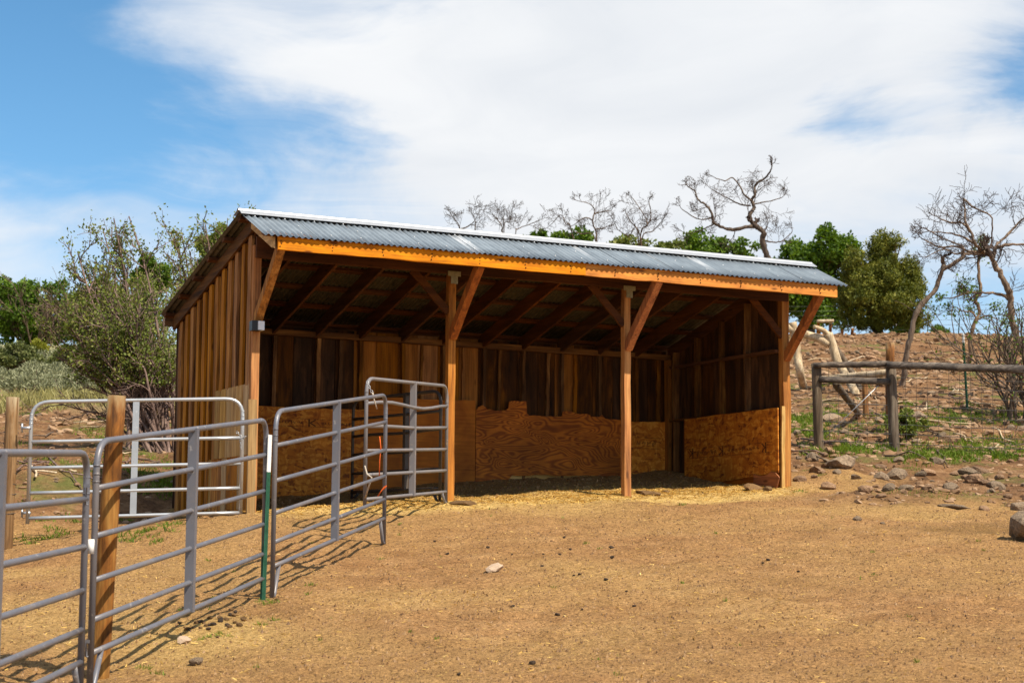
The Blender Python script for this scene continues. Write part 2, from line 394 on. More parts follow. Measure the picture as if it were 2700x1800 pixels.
# ------------------------------------------------------------------ terrain
FH = np.array([math.sin(YAW), math.cos(YAW)]); RH = np.array([math.cos(YAW), -math.sin(YAW)])
def ld(L, D): return CAM[0]+RH[0]*L+FH[0]*D, CAM[1]+RH[1]*L+FH[1]*D
cps = []
def cz(L, D, z): x, y = ld(L, D); cps.append((x, y, z))
def cp(u, v, D): p = atd(u, v, D); cps.append(tuple(p))
for L in (-30, -12, -3, 3, 12, 30): cz(L, -12, -3.0); cz(L, 0, -2.2-.0*L); cz(L, 6, -1.72)
for L in (-2.5, 0, 3.2): cz(L, 10.7, -1.31+.02*(L+2.4))
for L in (-8, 8): cz(L, 11, -1.32+.01*L)
cp(714, 1576, 14.4); cp(1008, 1441, 18.2); cz(1, 14.5, -.8); cz(4, 14.5, -.76); cz(9, 14.5, -.72); cz(1.5, 18, -.36); cz(4.5, 18.5, -.28); cz(9, 18.5, -.2)
cz(-5, 15, -.95); cz(-9, 15, -1.05)
for x, y, z in ((0, 0, -.02), (2.44, -.05, .1), (4.88, -.05, .24), (7.32, -.1, .38), (1, 2.8, .2), (2.5, 2.8, .33), (4.2, 2.8, .5), (6.5, 2.8, .62), (7.25, 2.6, .68), (7.25, 1.5, .55), (1.2, 1.2, .05), (3.6, 1.3, .28), (6, 1.4, .45), (-.3, 1.4, -.12), (-.3, 2.8, 0.), (1, -1.2, -.14), (3.6, -1.3, 0.), (6, -1.4, .12), (8.5, .5, .6)): cps.append((x, y, z))
cp(25, 1440, 20.2); cp(300, 1388, 20.3); cp(150, 1250, 23.5); cp(400, 1190, 27); cp(60, 1175, 27); cp(100, 1082, 35); cp(420, 1082, 35)
for u in (60, 380): cp(u, 1050, 40); cp(u, 985, 55); cp(u, 950, 68); cp(u, 915, 90)
for u in (2120, 2300, 2480, 2690): cp(u, 1183+(u-2300)*.02, 28.4)
for u in (2150, 2450, 2690): cp(u, 1092, 33.6); cp(u, 1015, 40); cp(u, 945, 50); cp(u, 893, 60); cp(u, 897, 80)
cp(2650, 1300, 23.3); cp(2300, 1275, 24)
for u in (900, 1500): cz((u-1350)*33/F, 33, 1.9); cz((u-1350)*45/F, 45, 3.7); cz((u-1350)*60/F, 60, 6.2); cz((u-1350)*80/F, 80, 8.6)
for L in (-60, -25, 25, 60):
    cz(L, 30, 1.3); cz(L, 60, 5.9)
for L in (-90, -30, 0, 30, 90): cz(L, 130, 8.5); cz(L, 220, 2); cz(L, 400, -10)
for L in (-200, 200): cz(L, 0, -2); cz(L, 100, 6); cz(L, -150, -12); cz(L, 400, -10)
cz(0, -150, -12)
cps = np.array(cps)
def _k(r2): return .5*r2*np.log(r2+1e-6)
_n = len(cps); _A = np.zeros((_n+3, _n+3)); SC = 10.
_P = cps[:, :2]/SC
_A[:_n, :_n] = _k(((_P[:, None]-_P[None])**2).sum(-1))+np.eye(_n)*.003
_A[:_n, _n] = 1; _A[:_n, _n+1:] = _P; _A[_n, :_n] = 1; _A[_n+1:, :_n] = _P.T
_w = np.linalg.solve(_A, np.concatenate([cps[:, 2], [0, 0, 0]]))
def Hs(x, y):
    x = np.atleast_1d(np.asarray(x, float)); y = np.atleast_1d(np.asarray(y, float)); q = np.stack([x, y], -1)/SC
    out = np.empty(len(x))
    for i in range(0, len(x), 20000):
        b = q[i:i+20000]; r2 = ((b[:, None]-_P[None])**2).sum(-1)
        out[i:i+20000] = _k(r2)@_w[:_n]+_w[_n]+b@_w[_n+1:]
    return out
_perm = np.random.default_rng(3).random((64, 64))
def vnoise(x, y, s):
    x = np.asarray(x)*s; y = np.asarray(y)*s; xi = np.floor(x).astype(int); yi = np.floor(y).astype(int); fx = x-xi; fy = y-yi
    fx = fx*fx*(3-2*fx); fy = fy*fy*(3-2*fy); P = lambda a, b: _perm[a % 64, b % 64]
    return (P(xi, yi)*(1-fx)+P(xi+1, yi)*fx)*(1-fy)+(P(xi, yi+1)*(1-fx)+P(xi+1, yi+1)*fx)*fy-.5
def sstep(a, b, x): t = np.clip((x-a)/(b-a), 0, 1); return t*t*(3-2*t)
def zones(x, y):
    x = np.asarray(x, float); y = np.asarray(y, float)
    dx, dy = x-CAM[0], y-CAM[1]; L = dx*RH[0]+dy*RH[1]; D = dx*FH[0]+dy*FH[1]
    wv = vnoise(x, y, .5)*2+vnoise(x, y, 1.4)
    right = sstep(0, 1, L-(3.9+.0*D)+wv*.8)*sstep(21.2, 23.6, D+wv*.8)
    back = sstep(24.5, 27, D+wv)
    left = sstep(20.6, 22.5, D+wv*.6)*sstep(-2.9, -3.3, L)
    inshed = ((x > -.05) & (x < 7.4) & (y > -.8) & (y < 3)).astype(float)
    hill = np.maximum(np.maximum(right, left), back)*(1-inshed)
    hay = sstep(.95, .2, np.abs(y-.3+wv*.3)-.4)*sstep(-.2, .6, x)*sstep(8.0, 6.6, x)
    hay = np.maximum(hay, inshed*.35)
    hay = np.maximum(hay, .5*sstep(1., .2, np.hypot((L+2.1)/1.0, (D-12.6)/1.2)+wv*.4))
    hay = np.maximum(hay, .28*sstep(.2, .6, vnoise(x, y, .33)+.5*vnoise(x, y, .9)+.1))*(1-hill)
    sage = sstep(34, 39, D+wv*1.5)*sstep(2, -2, L)
    dung = inshed*sstep(.4, 1.3, y+wv*.3)*.5
    dung = np.maximum(dung, .55*sstep(.9, .3, np.hypot((L-5.0)/1.6, (D-19.3)/.8)+wv*.3))
    return hill, hay, sage, dung, L, D
def H(x, y):
    h = Hs(x, y); hill, hay, sage, dung, L, D = zones(x, y)
    near = sstep(120, 60, np.hypot(L, D))
    rel = vnoise(x, y, 1.1)*.05+vnoise(x, y, 3.1)*.035+vnoise(x, y, 6.7)*.034+vnoise(x, y, 13.)*.02
    rh = vnoise(x, y, .45)*.28+vnoise(x, y, 1.3)*.18+vnoise(x, y, 3.7)*.09
    return h+near*(rel*(1-hill)+rh*hill*.75)
def h1(x, y): return float(H(x, y)[0])
def gpix(u, v, d0=8., d1=120.):
    """where the sight line through a photo pixel meets the ground"""
    ds = np.concatenate([np.arange(d0, 45, .08), np.arange(45, d1, .4)])
    r = FW+RT*(u-1350)/F-UP*(v-900)/F; P = CAM[None]+r[None]*ds[:, None]
    below = P[:, 2] < H(P[:, 0], P[:, 1]); k = np.argmax(below)
    if not below[k]: return None
    x, y = P[k, :2]; return np.array([x, y, h1(x, y)]), ds[k]
def gat(u, D):
    """ground point under the vertical plane through pixel column u at depth D"""
    p = atd(u, 1100, D); return np.array([p[0], p[1], h1(p[0], p[1])])

def axis_steps(fine0, fine1, st, lo, hi, gr):
    a = list(np.arange(fine0, fine1+1e-6, st)); s = st; x = a[0]; left = []
    while x > lo: s *= gr; x -= s; left.append(x)
    s = st; x = a[-1]; rt = []
    while x < hi: s *= gr; x += s; rt.append(x)
    return np.array(left[::-1]+a+rt)
Ls = axis_steps(-6.2, 8.2, .06, -600, 600, 1.13); Ds = axis_steps(9.2, 30., .06, -300, 900, 1.045)
gL, gD = np.meshgrid(Ls, Ds); gx, gy = ld(gL.ravel(), gD.ravel()); gz = H(gx, gy)
nl, nd = len(Ls), len(Ds); idx = np.arange(nl*nd).reshape(nd, nl)
fc = np.stack([idx[:-1, :-1], idx[:-1, 1:], idx[1:, 1:], idx[1:, :-1]], -1).reshape(-1, 4)
gm = bpy.data.meshes.new('ground')
gm.vertices.add(nl*nd); gm.vertices.foreach_set('co', np.stack([gx, gy, gz], -1).astype(np.float32).ravel())
gm.loops.add(fc.size); gm.loops.foreach_set('vertex_index', fc.astype(np.int32).ravel())
gm.polygons.add(len(fc)); gm.polygons.foreach_set('loop_start', np.arange(0, fc.size, 4, dtype=np.int32))
gm.update(calc_edges=True); gm.shade_smooth()
zn = zones(gx, gy)
for nm, val in zip(('hill', 'hay', 'sage', 'dung'), zn):
    a = gm.attributes.new(nm, 'FLOAT', 'POINT'); a.data.foreach_set('value', val.astype(np.float32))
ground = link('ground', gm, 'soil'); ground['kind'] = 'structure'
print('ground', nl, nd)

# ------------------------------------------------------------------ the shed
WD, DP = 7.32, 2.87                       # width and depth of the frame
YR, ZR, YE, ZE, YB, ZB = -.033, 3.355, -.835, 2.992, 2.985, 2.525
XL, XR = -.2, WD+.45
def zroof(y): return ZR-(y-YR)*(ZR-ZB)/(YB-YR) if y > YR else ZR-(YR-y)*(ZR-ZE)/(YR-YE)
shed = thing('horse_shelter', (0, 0, 0), 'open fronted brown timber horse shelter with grey corrugated metal roof', 'shed')
def zg(x, y): return h1(x, y)
POSTX = (.03, WD/3+.04, 2*WD/3+.03, WD+.0)
posts = []
for i, x in enumerate(POSTX):
    mb = MB(); w = .09 if i < 3 else .105
    mb.beam((x, 0, zg(x, 0)-.35), (x, 0, 2.83 if i in (1, 2) else 2.98), w, w, (1, 0, 0), 10, .004 if i < 3 else .009)
    posts.append(part('post', mb, 'post_wood', shed))
# short board nailed over the foot of the first post
part('post_sleeve', MB().beam((.005, -.058, zg(0, 0)-.05), (.0, -.058, 1.22), .1, .022, (1, 0, 0), 4, .003), 'pale_wood_Z', shed)
# header beams on both sides of the post line
for y, z0 in ((-.065, 2.83), (.068, 2.85)):
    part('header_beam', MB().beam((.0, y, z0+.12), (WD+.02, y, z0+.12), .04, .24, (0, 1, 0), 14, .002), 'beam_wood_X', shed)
# steel T plates
for i in (1, 2):
    x = POSTX[i]; mb = MB()
    mb.prism([(x-.085, 2.80), (x-.045, 2.80), (x-.045, 2.71), (x+.045, 2.71), (x+.045, 2.80), (x+.085, 2.80), (x+.085, 2.86), (x-.085, 2.86)], 1, -.093, -.087)
    part('tee_plate', mb, 'steel_plate', posts[i])
# front braces, up and outwards to the fascia
for i, x in enumerate(POSTX):
    part('front_brace', MB().beam((x+.005, -.03, 2.08), (x+.02+(.03 if i == 3 else 0), -.735, 2.845), .09, .1 if i else .085, (1, 0, 0), 5, .003), 'red_wood_Z' if i else 'batten_wood_Z', shed)
# side braces to the header
for i in (1, 2, 3):
    x = POSTX[i]
    part('side_brace', MB().beam((x-.045, -.02, 2.37), (x-.52, -.02, 2.85), .04, .085, (0, 1, 0), 4, .002), 'beam_wood_X', shed)
# fascia in two lengths
part('fascia_board', MB().beam((.0, -.775, 2.895), (3.88, -.775, 2.895), .04, .145, (0, 1, 0), 16, .004), 'orange_wood_X', shed)
part('fascia_board', MB().beam((3.885, -.768, 2.893), (7.6, -.768, 2.893), .04, .145, (0, 1, 0), 16, .004), 'orange_wood_X', shed)
mb = MB()
for k in range(13):
    for dz in (-.035, .0, .03):
        x = .02+.6083*k+.02*rng.random(); mb.tube([(x, -.79, 2.89+dz), (x, -.7995, 2.89+dz)], .008, 6)
o = part('fascia_nails', mb, 'stencil_ink', shed); o['kind'] = 'stuff'
# rafters
def slope_prism(y0, y1, top, depth):
    zt = lambda y: zroof(y)-top
    return [(y0, zt(y0)-depth), (y1, zt(y1)-depth), (y1, zt(y1)), (y0, zt(y0))]
ra = slope_prism(-.02, 2.84, .078, .185); fr = slope_prism(-.75, -.045, .078, .13)
rme = MB().prism(ra, 0, -.019, .019).mesh('rafter'); fme = MB().prism(fr, 0, -.019, .019).mesh('front_rafter')
for k in range(13):
    x = .02+.6083*k
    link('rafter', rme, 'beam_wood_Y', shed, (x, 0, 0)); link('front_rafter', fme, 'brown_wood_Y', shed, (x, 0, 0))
# rake boards on the outside of the left wall and the right end
part('rake_board', MB().prism(slope_prism(-.035, 2.93, .074, .15), 0, -.055, -.02), 'brown_wood_Y', shed)
part('front_rake_board', MB().prism(slope_prism(-.752, -.04, .062, .125), 0, -.06, -.02), 'pale_wood_Y', shed)
# purlins
py = [(.06+.56*k) for k in range(6)]; py[-1] = 2.9
pm = {}
for y in py:
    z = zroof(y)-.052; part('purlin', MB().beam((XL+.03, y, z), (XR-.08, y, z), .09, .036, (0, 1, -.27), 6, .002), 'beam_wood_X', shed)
for y in (-.16, -.7):
    z = zroof(y)-.052; part('purlin', MB().beam((XL+.05, y, z), (XR-.1, y, z), .085, .036, (0, 1, .45), 6, .002), 'beam_wood_X', shed)
# corrugated sheets
PIT, AMP = .0715, .011
CLEAN_GLINT = ((2.36, 2.52, 1.0), (4.02, 4.1, .6), (5.08, 5.14, .55), (5.72, 5.82, .8))  # pale streaks: cleaner zinc with its bright reflection painted into the colour
def sheet(x0, x1, ya, yb, lift, clean_glint=None):
    ns = int(round((x1-x0)/PIT*8)); xs = np.linspace(x0, x1, ns+1); ys = np.linspace(ya, yb, 4)
    zc = AMP*np.cos((xs-XL)/PIT*2*math.pi)+lift*np.linspace(1, -1, ns+1)
    V = []
    for t in (0, -.0015):
        for y in ys: V += [(x, y, zroof(y)-.022+z+t) for x, z in zip(xs, zc)]
    nx = ns+1; ny = len(ys); f = []
    for L in (0, 1):
        for j in range(ny-1):
            for i in range(ns):
                a = L*nx*ny+j*nx+i; q = (a, a+1, a+nx+1, a+nx); f.append(q if (L == 0) == (yb > ya) else q[::-1])
    for j in (0, ny-1):
        for i in range(ns):
            a = j*nx+i; f.append((a, a+1, a+1+nx*ny, a+nx*ny))
    m = bpy.data.meshes.new('roof_sheet'); m.from_pydata(V, [], f); m.shade_smooth()
    m.materials.append(MATS['galvanised_roofing']); m.materials.append(MATS['shaded_zinc'])
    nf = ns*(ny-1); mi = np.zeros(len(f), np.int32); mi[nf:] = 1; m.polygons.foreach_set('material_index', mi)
    at = m.attributes.new('clean_glint', 'FLOAT', 'POINT')
    at.data.foreach_set('value', np.array([max([max(0, 1-abs(y-YR)/d) if (a_ <= x <= b_ and y < YR) else 0. for a_, b_, d in CLEAN_GLINT]) for (x, y, z) in V], np.float32))
    return m
nsh = 12; wsh = (XR-XL)/nsh
for k in range(nsh):
    x0 = XL+k*wsh-(.02 if k else 0); x1 = XL+(k+1)*wsh
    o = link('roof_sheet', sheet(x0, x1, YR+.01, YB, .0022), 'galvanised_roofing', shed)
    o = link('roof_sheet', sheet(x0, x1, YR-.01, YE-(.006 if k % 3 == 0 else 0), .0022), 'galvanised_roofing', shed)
# ridge cap in four lengths: rolled bead with two flanges
rc = [(-.13, ZR-.046), (-.12, ZR-.036), (-.05, ZR+.004), (-.036, ZR+.006), (-.03, ZR+.02), (-.012, ZR+.032), (.008, ZR+.03), (.024, ZR+.018), (.03, ZR+.006), (.045, ZR+.0), (.16, ZR-.03)]
poly = [(y+YR, z+.001) for y, z in rc]+[(y+YR, z-.002) for y, z in rc[::-1]]
cuts = [XL-.02, 1.2, 3.25, 5.35, XR-.02]
for i in range(4):
    dz = .002*(i % 2); mb = MB().prism([(y, z+dz) for y, z in poly], 0, cuts[i]-(.06 if i else 0), cuts[i+1]); part('ridge_cap', mb, 'ridge_metal', shed)
mb = MB()
for y in (-.16, -.42, -.7, .6, 1.2, 1.8, 2.4, 2.9):
    k = 0
    while True:
        x = XL+PIT*(2+5*k)+(PIT if y == -.42 else 0); k += 1
        if x > XR-.05: break
        if y == -.42 and k % 2: continue
        z = zroof(y)-.011; mb.tube([(x, y, z-.002), (x, y, z+.007)], .008, 6)
o = part('roof_screws', mb, 'screw_metal', shed); o['kind'] = 'stuff'
# left wall: boards and battens outside, patched low down near the front post
nbd = 12; bw = (DP-.05)/nbd
for k in range(nbd):
    y0 = .05+k*bw; y1 = y0+bw-.006; yc = (y0+y1)/2; top = zroof(yc)-.2
    bot = -.0 if yc > 1.55 else (.6 if yc > 1.12 else 1.4-.0*yc)
    part('wall_board', MB().beam((.014+.003*rng.random(), yc, bot), (.014, yc, top+.1), .02, y1-y0, (1, 0, 0), 5, .002), 'brown_wood_Z', shed)
    yb = y0+.02
    part('batten', MB().beam((-.012, yb+.012*(rng.random()-.5), bot-.01), (-.012, yb+.012*(rng.random()-.5), zroof(yb)-.225), .032, .1+.03*rng.random(), (1, 0, 0), 6, .004), 'batten_wood_Z', shed)
for k in range(6):
    yc = .1+k*.2
    if yc < 1.15: part('patch_board', MB().beam((-.02, yc, .6), (-.02, yc, 1.405), .02, .19, (1, 0, 0), 4, .004), 'pale_wood_Z', shed)
for k in range(8):
    yc = .1+k*.19
    part('patch_board', MB().beam((-.006, yc, -.02+.015*(k % 2)), (-.006, yc, .6), .02, .175, (1, 0, 0), 4, .004), ('batten_wood_Z', 'pale_wood_Z')[k % 3 == 1], shed)
part('base_board', MB().beam((-.0, .02, -.12), (-.0, 2.85, -.06), .03, .16, (1, 0, 0), 5, .004), 'brown_wood_Y', shed)
# left wall studs seen from inside
for k in range(5):
    y = .12+.61*k; part('stud', MB().beam((.075, y, zg(.05, y)-.05), (.075, y, zroof(y)-.25), .09, .038, (1, 0, 0), 4, .002), 'stud_wood', shed)
# back wall
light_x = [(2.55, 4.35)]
x = .02; k = 0
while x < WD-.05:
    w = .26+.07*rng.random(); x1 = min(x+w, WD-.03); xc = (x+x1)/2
    is_pale = (2.5 < xc < 4.2) or (4.3 < xc < 7 and k % 5 == 3)  # boards of lighter coloured timber among the dark ones
    part('wall_board', MB().beam((xc, DP+.0+.003*rng.random(), zg(xc, DP)-.1), (xc, DP, 2.44), x1-x-.007, .02, (1, 0, 0), 5, .002), 'light_board' if is_pale else 'dark_board', shed)
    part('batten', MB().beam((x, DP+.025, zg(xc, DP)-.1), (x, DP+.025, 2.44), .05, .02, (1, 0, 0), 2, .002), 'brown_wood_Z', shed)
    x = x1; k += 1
for k in range(1, 12):
    x = .02+.6083*k+.03
    part('stud', MB().beam((x, 2.81, zg(x, 2.81)-.05), (x+.01*(rng.random()-.5), 2.81, 2.31), .038+.012*rng.random(), .088, (1, 0, 0), 8, .005), 'stud_wood', shed)
    if k % 2 or k > 5:
        xx = x+.2+.2*rng.random()
        part('cleat', MB().beam((xx, 2.83, 1.3), (xx+.02, 2.83, 2.31), .03+.03*rng.random(), .03, (1, 0, 0), 8, .006), ('stud_wood', 'light_board')[k in (9, 6)], shed)
part('top_plate', MB().beam((.0, 2.79, 2.355), (WD, 2.79, 2.345), .09, .075, (0, 1, 0), 14, .002), 'brown_wood_X', shed)
part('rear_fascia', MB().beam((XL+.05, 2.95, 2.43), (XR-.1, 2.95, 2.43), .03, .14, (0, 1, 0), 6, .002), 'brown_wood_X', shed)
def panel_xz(name, top, bot, y0, y1, mat, lab=None):
    o = part(name, MB().prism(top+bot[::-1], 1, y0, y1), mat, shed)
    if lab: o['label'] = lab
    return o
YP = 2.745
osbL = panel_xz('osb_sheet', [(.06, 1.37), (.9, 1.385), (1.7, 1.38), (2.52, 1.395)], [(.06, .0), (2.52, .2)], YP, YP+.013, 'osb_strand')
def rough_line(pts, amp=.008, n=5):
    out = []
    for a, b in zip(pts[:-1], pts[1:]):
        for i in range(n): t = i/n; out.append((a[0]+(b[0]-a[0])*t, a[1]+(b[1]-a[1])*t+(rng.random()-.5)*2*amp))
    return out+[pts[-1]]
panel_xz('plywood_sheet', rough_line([(2.53, 1.56), (3.1, 1.575), (3.7, 1.57), (4.16, 1.59)], .006), [(2.53, .2), (4.16, .42)], YP, YP+.013, 'plain_plywood')
topg = rough_line([(4.168, 1.45), (4.2, 1.5), (4.27, 1.53), (4.34, 1.48), (4.45, 1.462), (4.62, 1.472), (4.66, 1.5), (4.675, 1.6), (4.94, 1.61), (4.95, 1.45), (4.985, 1.418), (5.2, 1.415), (5.5, 1.425), (5.52, 1.5), (5.6, 1.505), (5.75, 1.47), (5.92, 1.475), (5.97, 1.44), (6.1, 1.44), (6.15, 1.475), (6.2, 1.42), (6.35, 1.41), (6.53, 1.42)], .006, 3)
botg = rough_line([(4.168, .4), (4.6, .45), (4.72, .575), (5.1, .6), (5.6, .595), (6.1, .62), (6.53, .6)], .008, 3)
panel_xz('plywood_sheet', topg, botg, YP-.003, YP+.011, 'grained_plywood', 'plywood sheet with swirling dark grain and a chewed top edge')
osbR = panel_xz('osb_sheet', rough_line([(6.54, 1.39), (6.9, 1.4), (7.19, 1.41)], .006), [(6.54, .45), (7.19, .5)], YP-.002, YP+.012, 'osb_strand')
part('kick_board', MB().beam((4.5, 2.79, .6), (6.6, 2.79, .66), .035, .14, (0, 1, 0), 5, .003), 'pale_wood_X', shed)
# right wall
x = WD-.005; y = .03; k = 0
while y < DP-.03:
    w = .24+.06*rng.random(); y1 = min(y+w, DP-.02); yc = (y+y1)/2
    part('wall_board', MB().beam((x, yc, .52), (x, yc, zroof(yc)-.1), .02, y1-y-.006, (1, 0, 0), 4, .002), 'dark_board', shed)
    part('batten', MB().beam((x+.023, y, .45), (x+.023, y, zroof(y)-.12), .02, .05, (1, 0, 0), 2, .002), 'brown_wood_Z', shed)
    y = y1; k += 1
for y in (.75, 1.37, 1.98, 2.55):
    part('stud', MB().beam((7.255, y, .45), (7.255, y, zroof(y)-.25), .088, .04, (1, 0, 0), 7, .004), 'stud_wood', shed)
part('girt', MB().beam((7.25, .05, 2.185), (7.25, 2.8, 2.185), .08, .04, (1, 0, 0), 6, .002), 'beam_wood_Y', shed)
part('girt', MB().beam((7.25, .05, 1.42), (7.25, 2.8, 1.42), .08, .035, (1, 0, 0), 6, .002), 'brown_wood_Y', shed)
osbW = part('osb_sheet', MB().prism(rough_line([(-.035, 1.43), (.8, 1.425), (1.4, 1.425), (2.22, 1.415)], .005)+[(2.22, .45), (-.035, .59)], 0, 7.185, 7.2), 'osb_strand', shed)
part('base_board', MB().beam((7.219, .0, .5), (7.219, 2.0, .52), .035, .22, (1, 0, 0), 6, .004), 'red_wood_Y', shed)
part('base_board', MB().prism(rough_line([(-.08, .52), (.0, .585), (.1, .6), (.2, .56), (.34, .55), (.5, .585)], .006, 3)+[(.5, .4), (-.02, .39)], 0, 7.165, 7.18), 'red_wood_Y', shed)
part('corner_board', MB().beam((7.22, 2.71, .5), (7.22, 2.71, 2.3), .06, .1, (1, 0, 0), 6, .003), 'light_board', shed)
part('corner_board', MB().beam((7.245, -.055, .36), (7.25, -.06, 1.45), .05, .03, (1, 0, 0), 6, .006), 'pale_wood_Z', shed)
# faded stencil on the sheets: two ruled lines, ticks and smudged marks
def stencil(par, kind, a0, a1, z0, z1, plane, ticks):
    mb = MB()
    def seg(p, q, w=.006):
        d = np.array(q)-np.array(p); L = np.linalg.norm(d); n = np.array([-d[1], d[0]])/L*w/2
        pl = [tuple(np.array(p)+n), tuple(np.array(p)-n), tuple(np.array(q)-n), tuple(np.array(q)+n)]
        mb.prism(pl, 0 if kind == 'X' else 1, plane-.002, plane)
    zl = lambda a, t: (z0+(z1-z0)*t)
    a = a0
    while a < a1-.05:
        b = min(a+.05+.2*rng.random(), a1); seg((a, zl(a, 0)), (b, zl(b, 0)), .005)
        c = min(a+.04+.15*rng.random(), a1); seg((a, zl(a, 1)), (c, zl(c, 1)), .005); a = max(b, c)+.015
    for t in ticks:
        seg((t, zl(t, -.03)), (t, zl(t, 1.03)), .02)
        seg((t+.015, zl(t, .5)), (t+.09, zl(t, .92)), .014); seg((t+.015, zl(t, .5)), (t+.09, zl(t, .1)), .014)
    a = a0+.04
    while a < a1-.06:
        if all(abs(a-t) > .11 for t in ticks):
            h = .25+.5*rng.random()
            for q in range(3): seg((a+q*.022, zl(a, .5-h/2*rng.random())), (a+q*.022+.008, zl(a, .5+h/2*rng.random())), .009)
        a += .085
    return part('stencil_print', mb, 'stencil_ink', par)
stencil(osbW, 'X', .1, 2.15, .86, .99, 7.1845, (.24, 1.25, 2.0))
stencil(osbL, 'Y', .7, 2.4, 1.14, 1.24, YP-.0005, (1.75,))
stencil(osbR, 'Y', 6.68, 7.1, 1.02, 1.17, YP-.0025, ())

# lamp on the first post
lo = (.03, -.05, 1.985)
lamp = thing('security_lamp', lo, 'small black security lamp with white face fixed to the front left post', 'lamp')
part('housing', MB().prism([(-.065, -.17), (.045, -.185), (.05, -.058), (-.06, -.058)], 2, 1.99, 2.1), 'black_plastic', lamp)
part('lens', MB().prism([(.0, -.205), (.075, -.19), (.08, -.07), (.052, -.062), (.046, -.187), (.0, -.18)], 2, 1.995, 2.095), 'lens_plastic', lamp)

# ------------------------------------------------------------------ livestock panels and gate
def bend(pts, rad, n=5):
    """round the inner corners of a polyline"""
    pts = [np.array(p, float) for p in pts]; out = [pts[0]]
    for a, b, c in zip(pts[:-2], pts[1:-1], pts[2:]):
        u = unit(a-b); w = unit(c-b); s = b+u*rad; e = b+w*rad
        for i in range(n+1): t = i/n; out.append((1-t)**2*s+2*t*(1-t)*b+t*t*e)
    return out+[pts[-1]]
Z3 = np.array([0, 0, 1.])
def stock_panel(name, b0, b1, h, fr, mids, mat, label, cat, group=None, rad=.0185, legs=(True, True), cr=.17, leg=.27, midw=.05, kinks={}, galv=False, midd=.062):
    b0 = np.array(b0, float); b1 = np.array(b1, float); d = b1-b0; Ln = np.linalg.norm(d); dh = d/Ln; nrm = np.cross(dh, Z3); nrm /= np.linalg.norm(nrm)
    g0 = h1(b0[0], b0[1]); g1 = h1(b1[0], b1[1])
    t = thing(name, (*((b0+b1)/2)[:2], (g0+g1)/2), label, cat, group)
    e0 = min(b0[2]-.05, g0-.01) if legs[0] else b0[2]-.06
    e1 = min(b1[2]-.05, g1-.01) if legs[1] else b1[2]-.06
    path = bend([(b0[0], b0[1], e0), b0+Z3*h, b1+Z3*h, (b1[0], b1[1], e1)], cr, 6)
    part('frame', MB().tube(path, rad*1.08, 10), mat, t)
    for i, f in enumerate(fr):
        if f >= .999: continue
        kk = kinks.get(i, 0); pts = []
        for q in range(9):
            s = q/8; pts.append(b0+d*s+Z3*(h*f+kk*math.sin(s*math.pi*2.5)*.5)+nrm*kk*math.sin(s*math.pi))
        part('rail', MB().tube(pts, rad, 8), mat, t)
    for m in mids:
        p = b0+d*m
        part('middle_bar', MB().beam(p-Z3*.01, p+Z3*(h+.005), midw, midd, dh, 2, .0), mat, t)
    for ok, b, s, e in ((legs[0], b0, 1, e0), (legs[1], b1, -1, e1)):
        if not ok: continue
        p = np.array([b[0], b[1], e+.02])
        part('leg_brace', MB().tube(bend([p, p+dh*s*.05*np.array([1, 1, 0])+Z3*.0, b+dh*s*.17+Z3*.0], .03, 3), rad*.95, 8), mat, t)
    # weld collars near the bends
    mb = MB()
    for b, s in ((b0, 1), (b1, -1)):
        for zz in (.14, .19, .235):
            c = b+Z3*(h-zz); mb.tube([c-Z3*.004, c+Z3*.004], rad*1.22, 10)
    part('weld_ring', mb, mat, t)
    return t
FR = (0, .154, .341, .55, .778, 1.)
xp, yp = ld(-2.45, 7.0)
P1a = np.array([xp, yp, -1.32]); P1b = atd(213, 1745, 10.6)
p1 = stock_panel('livestock_panel', P1a, P1b, 1.2, FR, (.5,), 'grey_panel_paint', 'grey tubular livestock panel running on from the white stickered panel, away from the shed', 'panel')
p2 = stock_panel('livestock_panel', atd(239, 1722, 10.72), atd(694, 1524, 14.3), 1.23, FR, (.5,), 'grey_panel_paint', 'grey tubular livestock panel with a white sticker, standing in front of the stained wooden post', 'panel', legs=(True, False))
p3 = stock_panel('livestock_panel', atd(719, 1493, 14.55), atd(1013, 1366, 18.25), 1.225, FR, (.5,), 'grey_panel_paint', 'grey tubular livestock panel between the green metal post and the bent panel', 'panel')
p4 = stock_panel('livestock_panel', atd(962, 1316, 18.75), atd(1176, 1296, 21.5), 1.235, (0, .2, .4, .6, .79, 1.), (.55,), 'dusty_panel_paint', 'dusty grey livestock panel with bent rails meeting the second shed post', 'panel', legs=(False, True), kinks={4: .05, 5: .0, 3: .012})
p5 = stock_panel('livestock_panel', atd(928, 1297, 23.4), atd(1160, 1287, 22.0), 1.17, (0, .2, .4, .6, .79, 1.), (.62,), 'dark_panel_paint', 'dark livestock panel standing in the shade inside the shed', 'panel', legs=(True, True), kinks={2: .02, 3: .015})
gate = stock_panel('field_gate', atd(73, 1366, 20.1), atd(634, 1351, 20.5), 1.27, (0, .215, .43, .655, 1.), (.49,), 'galvanised_tube', 'silver galvanised tube gate between the leaning fence post and the shed', 'gate', legs=(False, False), cr=.2, rad=.0205, midw=.07, midd=.03)
# sticker on the second panel, coupling pins between the first two
c = atd(239, 1440, 10.72)
part('sticker', MB().tube([c-Z3*.042, c+Z3*.042], .0213, 10), 'white_paint', p2)
for v0, v1 in ((1280, 1330), (1690, 1730)):
    a = atd(227, v0, 10.66); b = atd(227, v1, 10.66)
    part('coupling', MB().tube([a+RT*.012, a, b, b+RT*.012], .007, 6), 'grey_panel_paint', p2)
    part('coupling_lug', MB().beam(a-RT*.012, a+RT*.02, .02, .012, (0, 0, 1), 1, 0), 'grey_panel_paint', p2)
